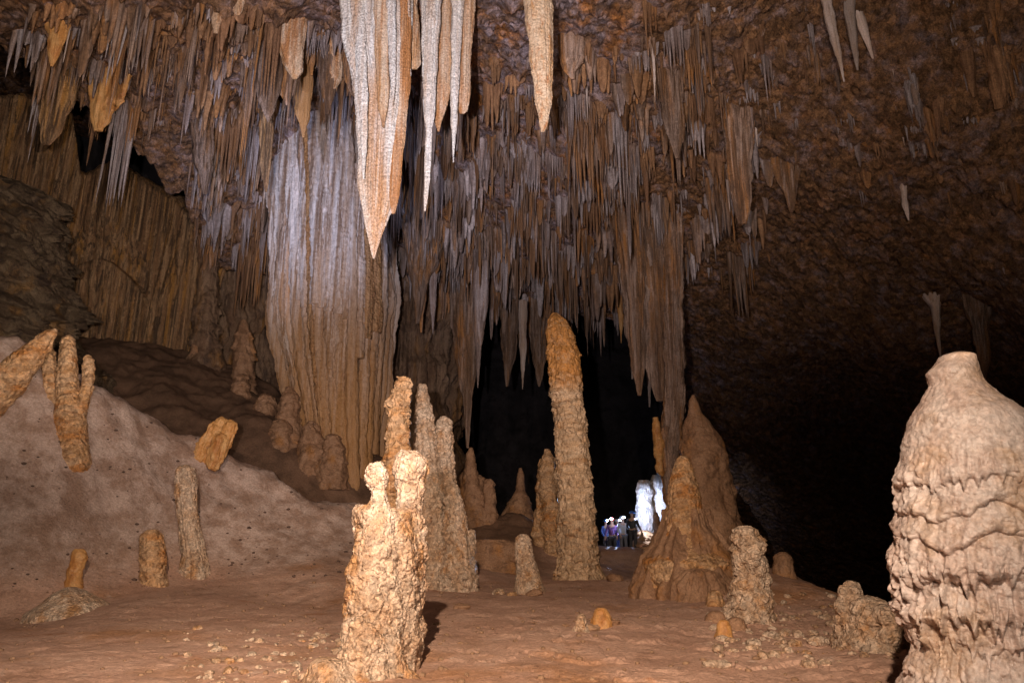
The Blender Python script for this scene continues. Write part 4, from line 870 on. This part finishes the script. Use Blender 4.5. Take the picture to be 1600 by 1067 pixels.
# ------------------------------------------------------------------ many lesser stalactites
def kind_mesh(kind, seed, res=1.0):
    r = random.Random(seed)
    def one(L, r0, ox=0, oy=0, fl=1.0, n=26, seg=18, p=1.0, bend=0.0):
        n = max(8, int(n * res)); seg = max(7, int(seg * res))
        t = np.linspace(0, 1, n)
        C = np.stack([ox + bend * t ** 2, np.full(n, oy), 0.25 - (L + 0.25) * t], 1)
        Rr = r0 * (0.12 + 0.88 * (1 - t) ** p) * (1 + 0.8 * np.exp(-t * 7)); Rr[-1] = 0.004
        Rr *= np.where(t > 0.97, 0.5, 1.0)
        return loft_arrays(C, Rr, seg, dict(low=(0.18 * r0, 0.25), flute=(0.35 * r0, 2.2, 0.6), drape=(0.2 * r0, 0.2, 0.3)), flat=fl, seed=r.randrange(999), yaw=r.uniform(0, 6.28))
    parts = []
    if kind == 'cone': parts.append(one(1.0, 0.10, p=r.uniform(0.7, 1.2), n=34, seg=22))
    elif kind == 'straw': parts.append(one(1.0, 0.035, p=0.8, seg=12))
    elif kind == 'blade': parts.append(one(1.0, 0.20, fl=0.3, p=r.uniform(0.45, 0.8), n=36, seg=30))
    elif kind == 'drapery':
        nn_ = r.randrange(7, 12) if res == 1 else r.randrange(5, 9); x = -0.5 * nn_ * 0.085; ln = r.uniform(0.5, 1.0); cv = r.uniform(-0.25, 0.25)
        for k in range(nn_):
            ln = min(1.0, max(0.22, ln + r.gauss(0, 0.22))); parts.append(one(ln, r.uniform(0.05, 0.115), x, cv * x * x * 3 + r.gauss(0, 0.025), p=r.uniform(0.45, 1.0), n=28, seg=14, bend=r.gauss(0, 0.03))); x += r.uniform(0.06, 0.12)
        parts.append(one(0.42, 0.24, fl=0.35, p=0.5, n=20, seg=24))
    else:
        for k in range(r.randrange(4, 8) if res == 1 else r.randrange(3, 5)):
            parts.append(one(r.uniform(0.45, 1.0), r.uniform(0.05, 0.13), r.gauss(0, 0.14), r.gauss(0, 0.07), p=r.uniform(0.6, 1.1), n=28, seg=16))
        parts.append(one(0.35, 0.25, fl=0.6, p=0.6, n=20, seg=24))
    return merge_parts(parts)

kinds = ['drapery', 'tassel'] * 4 + ['cone'] * 5 + ['blade'] * 5 + ['straw'] * 3
protos = []
for i, k in enumerate(kinds):
    V, Q, T = kind_mesh(k, 100 + i)
    protos.append((k, V, Q, T, None))
REG = [   # photo area of the roof, how many, length range (m), label and group
    ((420, 60, 640, 150), 16, (0.5, 1.3), 'small grey-brown stalactite hanging round the head of the fluted column'),
    ((620, 150, 760, 330), 34, (0.6, 1.9), 'small grey stalactite of the roof behind the pale bunch of spikes'),
    ((760, 60, 1010, 250), 34, (0.5, 1.4), 'small brown stalactite of the roof round the lone thick tusk'),
    ((690, 330, 980, 480), 62, (0.7, 2.2), 'middling stalactite of the dense fringe above the dark opening'),
    ((40, 0, 420, 110), 36, (0.5, 1.5), 'small rusty stalactite of the roof above the dark alcove'),
    ((320, 120, 430, 330), 24, (0.7, 2.0), 'small grey stalactite between the alcove and the fluted column'),
    ((1060, 60, 1200, 400), 30, (0.5, 1.7), 'small stalactite of the roof right of the fringed tongue'),
    ((1200, 30, 1590, 420), 20, (0.25, 0.7), 'short stub-like stalactite scattered over the bare rough roof'),
]
pme = {}
placed = []
for (x0, y0, x1, y1), cnt, (l0, l1), lab in REG:
    for _ in range(cnt):
        px, py = rnd.uniform(x0, x1), rnd.uniform(y0, y1)
        q = roof_point(px, py)
        if q is None: continue
        bare = 'bare' in lab
        i = rnd.randrange(8, len(kinds)) if bare or rnd.random() < 0.35 else rnd.randrange(0, 8)
        mk = rnd.choice(['drip_grey', 'drip_grey', 'drip', 'drip_rust']) if ('grey' in lab or 'fringe' in lab) else rnd.choice(['drip', 'drip_rust', 'drip_rust', 'drip_grey'])
        if (i, mk) not in pme:
            k, V, Q, T, _x = protos[i]; pme[i, mk] = poly_mesh('stalactite', V, Q, T); pme[i, mk].materials.append(M['straw'] if k == 'straw' else M[mk])
        o = bpy.data.objects.new('stalactite', pme[i, mk]); COL.objects.link(o)
        Ln = rnd.uniform(l0, l1) * rnd.uniform(0.7, 1.0); Ln *= 1.0 if bare else 1.45; w = rnd.uniform(0.7, 1.3) * (0.5 + 0.40 * Ln) * (1.0 if bare else 1.4)
        o.location = (q[0], q[1], q[2] + 0.1); o.scale = (w, w, Ln); o.rotation_euler = (0, 0, rnd.uniform(-0.5, 0.5))
        tag(o, lab, 'stalactite', lab.replace('small ', '').replace('stalactite', 'stalactites', 1))
        placed.append(q)

# countless little drips of the roof: one mass
def scatter_drips(count, seed):
    r = random.Random(seed); parts = []
    small = []
    for i in range(14):
        V, Q, T = kind_mesh(('drapery', 'blade', 'tassel', 'drapery', 'tassel', 'drapery', 'cone')[i % 7], 300 + i, 0.42)
        small.append((V, Q, T))
    areas = [((600, 120, 1010, 490), 10), ((40, 0, 430, 200), 2.4), ((310, 150, 430, 420), 2), ((1010, 0, 1200, 420), 2.0), ((1200, 0, 1600, 300), 1.0), ((420, 30, 640, 140), 2.2), ((395, 90, 630, 180), 1.2), ((610, 280, 770, 370), 1.2), ((940, 290, 1075, 360), 1.2), ((770, 330, 880, 430), 0.6)]
    tot = sum(a[1] for a in areas)
    Vs, Qs, Ts, MI, off = [], [], [], [[], []], 0
    for (x0, y0, x1, y1), wgt in areas:
        n = int(count * wgt / tot)
        for _ in range(n):
            q = roof_point(r.uniform(x0, x1), r.uniform(y0, y1))
            if q is None: continue
            cn = float(fbm(np.array([[q[0] / 1.5, q[1] / 1.5, 0.0]]), 3, 120)[0]) * 2
            if r.random() > 0.12 + 0.88 * float(sstep(-0.08, 0.28, cn)): continue
            V, Q, T = small[r.randrange(len(small))]
            c2 = float(fbm(np.array([[q[0] / 1.1, q[1] / 1.1, 3.0]]), 2, 121)[0]) * 2 + r.gauss(0, 0.14)
            mi = 1 if c2 > 0.06 else (2 if c2 < -0.24 else 0)
            L = (0.18 + 1.5 * r.random() ** 2.2) * math.exp(r.gauss(0, 0.35)) * (0.65 + 0.9 * float(sstep(-0.2, 0.5, cn))) * (0.5 if x0 >= 1200 else 1); w = r.uniform(0.35, 1.35) * (0.75 + 0.5 * float(sstep(0, 0.5, cn))) * (0.6 if x0 >= 1200 else 1); a = r.uniform(-0.6, 0.6); c, s = math.cos(a) * w, math.sin(a) * w
            W = np.stack([V[:, 0] * c - V[:, 1] * s, V[:, 0] * s + V[:, 1] * c, V[:, 2] * L], 1) + np.array([q[0], q[1], q[2] + 0.1])
            Vs.append(W); Qs.append(Q + off); Ts.append(np.asarray(T) + off); off += len(W)
            MI[0].append(np.full(len(Q), mi)); MI[1].append(np.full(len(T), mi))
    return np.vstack(Vs), np.vstack(Qs), np.vstack(Ts), np.concatenate(MI[0] + MI[1])
V, Q, T, MI = scatter_drips(9000, 5)
me = poly_mesh('small_stalactites', V, Q, T)
o = link('small_stalactites', me, M['drip']); me.materials.append(M['drip_grey']); me.materials.append(M['drip_rust'])
me.polygons.foreach_set('material_index', MI.astype(np.int32))
tag(o, 'countless little drip stones covering the cave roof', 'stalactites', kind='stuff')

# ------------------------------------------------------------------ stones
def stone_mesh(seed, sub=3):
    import bmesh
    bm = bmesh.new(); bmesh.ops.create_icosphere(bm, subdivisions=sub, radius=1)
    V = np.array([v.co[:] for v in bm.verts]); Fc = [[v.index for v in f.verts] for f in bm.faces]; bm.free()
    V = V * (1 + 0.45 * fbm(V * 0.9 + seed * 7.7, 3, seed)[:, None] * 2) * np.array([1, 0.8, 0.6])
    return V, np.array(Fc)
def strew(count, seed, area, sizes, name, mat, label, sub=1, onbank=None):
    r = random.Random(seed); pro = [stone_mesh(i + seed, sub) for i in range(8)]
    Vs, Fs, off = [], [], 0; tries = 0; n = 0
    pts = []
    while n < count and tries < count * 6:
        tries += 1
        px, py = r.uniform(area[0], area[2]), r.uniform(area[1], area[3]); Y = r.uniform(area[4], area[5])
        pts.append((P(px, 900, Y)[0], Y)); n += 1
    xs = np.array([p[0] for p in pts]); ys = np.array([p[1] for p in pts]); zs = floor_height(xs, ys)
    for x, y, z in zip(xs, ys, zs):
        if onbank is not None and ((z > 0.35) != onbank): continue
        V, Fc = pro[r.randrange(8)]
        s = sizes[0] + (sizes[1] - sizes[0]) * r.random() ** 3; a = r.uniform(0, 6.28); c, sn = math.cos(a) * s, math.sin(a) * s
        W = np.stack([V[:, 0] * c - V[:, 1] * sn, V[:, 0] * sn + V[:, 1] * c, V[:, 2] * s], 1) + np.array([x, y, z + 0.15 * s])
        Vs.append(W); Fs.append(Fc + off); off += len(W)
    o = link(name, mesh_from(name, np.vstack(Vs), np.vstack(Fs)), mat)
    return tag(o, label, 'pebbles', kind='stuff')
strew(1400, 3, (-60, 900, 1420, 1067, 7.5, 21), (0.006, 0.06), 'pebbles', M['stone'], 'loose pebbles and crumbs strewn on the cave floor', onbank=False)
strew(650, 8, (-40, 600, 560, 900, 14, 22), (0.012, 0.07), 'dark_pebbles', M['darkstone'], 'dark crumbs scattered over the pale bank', onbank=True)

strew(420, 27, (1100, 900, 1430, 1067, 8.5, 15), (0.015, 0.12), 'rubble', M['popcorn'], 'ochre rubble and crusts by the warty tower and the squat mound', sub=3)

strew(240, 41, (300, 900, 560, 1067, 7.6, 11.5), (0.008, 0.085), 'crumbs', M['popcorn'], 'pale crumbs and flakes on the floor by the knobbly stalagmite', sub=3)

def rock_at(px, py, rp, Y, mt, lab, seed, group=None, sq=1.0):
    V, Fc = stone_mesh(seed, 4); s = rp * S(px, py, Y)
    V = V * s * np.array([1, 1, sq]); V += 0.06 * s * fbm(V / (0.3 * s), 3, seed)[:, None] * V / (np.linalg.norm(V, axis=1, keepdims=True) + 1e-6)
    q = P(px, py, Y); q[2] = float(floor_height(np.array([q[0]]), np.array([q[1]]))[0]) + 0.25 * s * sq
    o = link('rock', mesh_from('rock', V, Fc), M[mt], q); o.rotation_euler = (0, 0, seed * 1.3)
    return tag(o, lab, 'rock', group)
k = 0
for (px, py, rp, Y, mt, lab) in ((778, 934, 13, 18.2, 'popcorn', 'ochre rock left of the short tilted stub'), (836, 926, 14, 18.0, 'brown', 'brown rock at the foot of the short tilted stub'),
        (800, 936, 9, 17.7, 'amber', 'small flat rock between the ochre rock and the tilted stub'), (960, 905, 17, 20.5, 'brown', 'flattish brown rock beside the base of the tall bent stalagmite'),
        (1280, 1015, 17, 10.2, 'popcorn', 'pinkish rock in front of the squat ochre mound'), (1330, 1042, 8, 9.6, 'stone', 'small rock at the front of the squat ochre mound'),
        (355, 1052, 10, 8.9, 'popcorn', 'pale rock, larger of two low on the open floor by the knobbly stalagmite'), (385, 1012, 7, 10.0, 'popcorn', 'pale pebble-like rock farther from the camera than its larger neighbour'),
        (958, 975, 12, 12.0, 'brown', 'brown rock leaning on the small orange dome'), (925, 1000, 14, 11.4, 'stone', 'broken crust of rock in front of the small orange dome'), (885, 985, 8, 11.9, 'brown', 'brown flake left of the little forked peg'),
        (720, 945, 14, 14.5, 'brown', 'rusty rock on the floor right of the knobbly stalagmite'),
        (1010, 870, 9, 30, 'stone', 'lamp-lit stone on the path to the cavers')):
    k += 1; rock_at(px, py, rp, Y, mt, lab, k, sq=0.75)

# thin broken slab of crust and thin dead-looking shards on the floor
for (pts, Y, lab) in (([(1098, 1046, 4), (1115, 1042, 6), (1132, 1036, 6), (1142, 1030, 3)], 8.6, 'broken pinkish stalactite shard lying on the floor in front'),
                      ([(612, 1036, 2.5), (622, 1046, 3.0), (630, 1056, 2)], 8.0, 'thin pale shard at the foot of the knobbly stalagmite')):
    q = [P(a, b, Y) for a, b, c in pts]
    C = np.array(q); xy = C[:, :2]; C[:, 2] = floor_height(xy[:, 0].copy(), xy[:, 1].copy()) + 0.03
    L = np.linspace(0, 1, len(C)); t = np.linspace(0, 1, 60); C2 = np.stack([np.interp(t, L, C[:, k]) for k in range(3)], 1)
    r2 = np.interp(t, L, [c * S(a, b, Y) for a, b, c in pts])
    V, Q, T = loft_arrays(C2, r2, 40, dict(low=(0.015, 0.15), fine=(0.006, 0.03)), perp=True)
    base = C2[0]
    tag(link('stalactite_shard', poly_mesh('stalactite_shard', V - base, Q, T), M['popcorn'], base), lab, 'shard')

# ------------------------------------------------------------------ the cavers with their headlamps
skin = plain('skin', (0.45, 0.28, 0.2)); lampm = plain('lamp_glow', (0.9, 0.9, 1.0), 0.3, (0.45, 0.62, 1.0), 160.0)
cloth = [plain('cloth_%s' % n, c) for n, c in (('blue', (0.07, 0.14, 0.45)), ('grey', (0.12, 0.12, 0.14)), ('dark', (0.03, 0.03, 0.035)), ('purple', (0.14, 0.06, 0.2)), ('light', (0.4, 0.42, 0.46)))]
helm = [plain('helmet_white', (0.7, 0.7, 0.7), 0.35), plain('helmet_red', (0.5, 0.06, 0.04), 0.35), plain('helmet_blue', (0.05, 0.15, 0.5), 0.35)]
def skin_obj(name, verts, edges, radii, mat, parent, root=0, sub=1):
    me = bpy.data.meshes.new(name); me.from_pydata(verts, edges, [])
    o = link(name, me, mat, parent=parent)
    md = o.modifiers.new('Skin', 'SKIN'); md.use_smooth_shade = True
    sv = me.skin_vertices[0].data
    for i, r_ in enumerate(radii):
        sv[i].radius = (r_, r_) if not isinstance(r_, tuple) else r_; sv[i].use_root = (i == root)
    s = o.modifiers.new('Sub', 'SUBSURF'); s.levels = sub; s.render_levels = sub
    return o
def caver(px, Y, label, yaw, jc, tc, hc, crouch=False, arm=0.0, lamp=True):
    q = ground(px, Y)
    e = bpy.data.objects.new('person', None); COL.objects.link(e); e.location = q; e.rotation_euler = (0, 0, yaw)
    tag(e, label, 'person', 'cavers with headlamps')
    hip = 0.5 if crouch else 0.92; fw = 0.18 if crouch else 0.0
    ch = hip + 0.44; nk = hip + 0.55; hd = hip + 0.68
    kn = (0.12, -0.28, 0.48) if crouch else (0.11, -0.03, 0.48)
    V = [(0, 0, hip), (0, -fw * 0.5, hip + 0.2), (0, -fw, ch), (0, -fw * 1.2, nk), (0, -fw * 1.4 - 0.01, hd), (0, -fw * 1.4 - 0.02, hd + 0.10)]
    Rd = [(0.14, 0.10), (0.125, 0.09), (0.15, 0.10), 0.055, (0.075, 0.09), (0.07, 0.085)]; E = [(0, 1), (1, 2), (2, 3), (3, 4), (4, 5)]
    for s in (-1, 1):
        b = len(V); kx, ky, kz = kn
        V += [(s * 0.1, 0, hip - 0.06), (s * kx, ky, kz), (s * 0.11, 0.02, 0.09), (s * 0.12, -0.12, 0.04)]; Rd += [0.085, 0.06, 0.04, 0.035]
        E += [(0, b), (b, b + 1), (b + 1, b + 2), (b + 2, b + 3)]
        b = len(V); ey = -0.05 - (arm if s > 0 else 0.1)
        hx, hy, hz = s * 0.27, -fw + ey - 0.18, hip + 0.02 + (arm * 0.9 if s > 0 else 0)
        V += [(s * 0.19, -fw, ch + 0.02), (s * 0.26, -fw + ey * 0.4, hip + 0.2), (hx, hy, hz), (hx, hy - 0.05, hz - 0.06)]; Rd += [0.055, 0.043, 0.03, 0.034]
        E += [(2, b), (b, b + 1), (b + 1, b + 2), (b + 2, b + 3)]
        for f_, (dx, ln) in enumerate(((-0.03, 0.07), (-0.01, 0.085), (0.01, 0.08), (0.03, 0.065))):
            c = len(V); V += [(hx + dx, hy - 0.07, hz - 0.10), (hx + dx, hy - 0.06, hz - 0.10 - ln)]; Rd += [0.009, 0.008]; E += [(b + 3, c), (c, c + 1)]
        c = len(V); V += [(hx - s * 0.05, hy - 0.05, hz - 0.06), (hx - s * 0.06, hy - 0.07, hz - 0.10)]; Rd += [0.01, 0.009]; E += [(b + 3, c), (c, c + 1)]
    skin_obj('body', V, E, Rd, skin, e)
    # jacket and trousers follow the same joints, a little wider
    jv = [V[0], V[1], V[2], (0, V[3][1], nk - 0.05)]; jr = [(0.17, 0.13), (0.155, 0.12), (0.18, 0.13), 0.07]; je = [(0, 1), (1, 2), (2, 3)]
    tv = [V[0]]; tr_ = [(0.16, 0.125)]; te = []
    i = 6
    for s in (-1, 1):
        b = len(tv); tv += V[i:i + 3]; tr_ += [0.105, 0.08, 0.062]; te += [(0, b), (b, b + 1), (b + 1, b + 2)]
        b = len(jv); jv += V[i + 4:i + 7]; jr += [0.075, 0.06, 0.046]; je += [(2, b), (b, b + 1), (b + 1, b + 2)]
        bv = [V[i + 2], V[i + 3]]
        skin_obj('boot', [(bv[0][0], bv[0][1], 0.11), (bv[0][0], bv[0][1] - 0.01, 0.05), (bv[1][0], bv[1][1] - 0.06, 0.035)], [(0, 1), (1, 2)], [0.058, 0.056, 0.045], cloth[2], e)
        i += 4 + 4 + 8 + 2
    skin_obj('jacket', jv, je, jr, cloth[jc], e); skin_obj('trousers', tv, te, tr_, cloth[tc], e)
    hx = (0, V[5][1], hd + 0.06)
    t = np.linspace(0, 1, 12); C = np.stack([np.zeros(12), np.full(12, hx[1]), hx[2] + 0.115 * (1 - t)], 1); rr = 0.125 * np.sqrt(np.clip(1 - (1 - t) ** 2.2, 0.003, 1)); rr[-1] = 0.14
    Vh, Qh, Th = loft_arrays(C, rr, 24, {}, flat=1.12)
    hlm = link('helmet', poly_mesh('helmet', Vh, Qh, Th), helm[hc], parent=e)
    if lamp:
        t = np.linspace(0, 1, 8); C = np.stack([np.zeros(8), hx[1] - 0.13 - 0.05 * t, np.full(8, hx[2] + 0.04)], 1)
        Vl, Ql, Tl = loft_arrays(C, np.array([.02, .03, .034, .036, .036, .034, .03, .02]), 16, {}, perp=False)
        T2 = np.stack([C[:, 0][:, None] + np.cos(np.linspace(0, 6.283, 16, endpoint=False))[None] * 0.036, np.repeat(C[:, 1][:, None], 16, 1), C[:, 2][:, None] + np.sin(np.linspace(0, 6.283, 16, endpoint=False))[None] * 0.036], -1).reshape(-1, 3)
        Vl = np.vstack([T2, T2[:16].mean(0), T2[-16:].mean(0)])
        link('headlamp', poly_mesh('headlamp', Vl, Ql, Tl), lampm, parent=hlm)
    return e, q, hd
cav = [caver(948, 34.5, 'caver in blue standing farthest from the lamp-lit pillars, lamp on', 0.4, 0, 2, 2),
       caver(958, 33.0, 'caver in purple with lamp on, between the two blue-clad cavers', -0.3, 3, 2, 1),
       caver(966, 35.5, 'caver in blue jacket half hidden behind the others', 0.9, 0, 0, 0),
       caver(975, 32.6, 'caver in light jacket stepping forward with raised arm', 0.2, 4, 1, 0, arm=0.25),
       caver(990, 31.6, 'dark-clad caver seen as silhouette before the lamp-lit pillars', 2.6, 2, 2, 2, lamp=False),
       caver(1003, 32.6, 'crouching caver beside the jagged lamp-lit rock', -1.9, 1, 1, 0, crouch=True)]
# ------------------------------------------------------------------ light (fill spots are added, their sources unseen)
def spot(name, loc, target, power, size, blend=1.0, color=(1, 1, 1), rad=0.08):
    l = bpy.data.lights.new(name, 'SPOT'); l.energy = power; l.spot_size = R(size); l.spot_blend = blend; l.color = color; l.shadow_soft_size = rad
    o = bpy.data.objects.new(name, l); COL.objects.link(o); o.location = loc
    o.rotation_euler = (Vector(target) - Vector(loc)).to_track_quat('-Z', 'Y').to_euler()
    return o
WARM = (1.0, 0.80, 0.62); NEUT = (1.0, 0.87, 0.75); COOL = (0.74, 0.82, 1.0)
KEY = (0.45, -0.2, 2.3)
spot('camera_flash', (1.3, -0.2, 2.9), P(700, 900, 14), 270, 105, 1.0, WARM)
spot('floor_fill', (-0.6, -2.5, 6.8), P(720, 985, 13), 12500, 68, 1.0, WARM)  # added unseen spot high behind the camera, brightens the floor
spot('far_floor_fill', (3.2, 1.5, 3.2), P(675, 790, 20), 1000, 22, 1.0, WARM)  # extra spot with no source in view, lifts the three fused spires
spot('bank_fill', (0.6, -0.1, 2.6), P(190, 800, 17), 2900, 52, 1.0, NEUT)  # unseen spot put in to brighten the pale bank
spot('curtain_fill', (0.5, -0.1, 2.3), P(130, 360, 30), 9500, 42, 1.0, (1, .84, .66))  # added beam without a visible source, brightens the flowstone curtain
spot('tower_fill', (4.2, 1.5, 3.4), P(885, 680, 22), 2600, 22, 1.0, WARM)  # added unseen spot off to the right, brightens the tall stalagmite
spot('blade_torch', (-1.2, 0.2, 2.0), P(620, 200, 18), 9500, 40, 1.0, (0.74, 0.78, 1.0))
spot('roof_fill', (-0.8, 0.0, 2.1), P(620, 160, 24), 13500, 84, 1.0, (1.0, 0.90, 0.88))  # wide unseen spot added to lift the roof
spot('side_roof_fill', (0.9, 0.0, 2.2), P(1350, 10, 18), 6200, 62, 1.0, (1.0, 0.86, 0.76))  # added unseen spot for the right part of the roof
spot('tusk_fill', (0.9, 0.0, 2.2), P(845, 60, 14), 900, 16, 1.0, WARM)  # narrow added spot on the lone tusk, source unseen
spot('column_torch', (-8.5, 9.0, 3.2), P(500, 250, 28), 11500, 40, 1.0, (0.56, 0.66, 1.0), 0.15)
spot('column_foot_fill', (-2.2, 0.5, 2.0), P(510, 560, 28), 1500, 18, 1.0, WARM)  # warm unseen spot added for the lower column
spot('giant_fill', (1.2, -1.0, 3.4), P(1520, 760, 5.5), 170, 50, 1.0, (1.0, 0.86, 0.74))  # added unseen spot that brightens the giant stalagmite
# headlamps of the cavers
for k, (e, q, hd) in enumerate(cav):
    if k in (4,): continue
    yaw = e.rotation_euler.z
    f = Vector((math.sin(yaw), -math.cos(yaw), 0))
    p = Vector(q) + f * 0.24 + Vector((0, 0, hd + 0.1))
    tgt = [P(975, 815, 32.6), P(1006, 795, 36), P(957, 815, 33), P(1012, 798, 36), None, P(962, 822, 33.2)][k]
    spot('caver_beam', p, tgt, [2500, 3600, 4000, 4500, 0, 6500][k], 42, 1.0, (0.50, 0.64, 1.0), 0.03)

spot('caver_beam', Vector(cav[4][1]) + Vector((0.1, -0.1, 1.7)), P(1014, 850, 31.5), 700, 60, 1.0, (0.7, 0.8, 1.0), 0.03)  # extra spot added to light the jagged rock; this caver wears no lamp

w = bpy.data.worlds.new('World'); scene.world = w; w.use_nodes = True
bg = w.node_tree.nodes['Background']; bg.inputs[0].default_value = (0.25, 0.3, 1.0, 1); bg.inputs[1].default_value = 0.0006

cam = bpy.data.cameras.new('camera'); cam.sensor_width = 36; cam.lens = 36 * F / 1600; cam.clip_end = 400; cam.clip_start = 0.05
co = bpy.data.objects.new('camera', cam); COL.objects.link(co); co.location = CAM; co.rotation_euler = (R(90) + PITCH, 0, 0)
scene.camera = co
scene.view_settings.view_transform = 'Standard'; scene.view_settings.look = 'None'; scene.view_settings.exposure = 0; scene.view_settings.gamma = 1
scene.cycles.max_bounces = 5; scene.cycles.diffuse_bounces = 2
scene.cycles.use_denoising = True
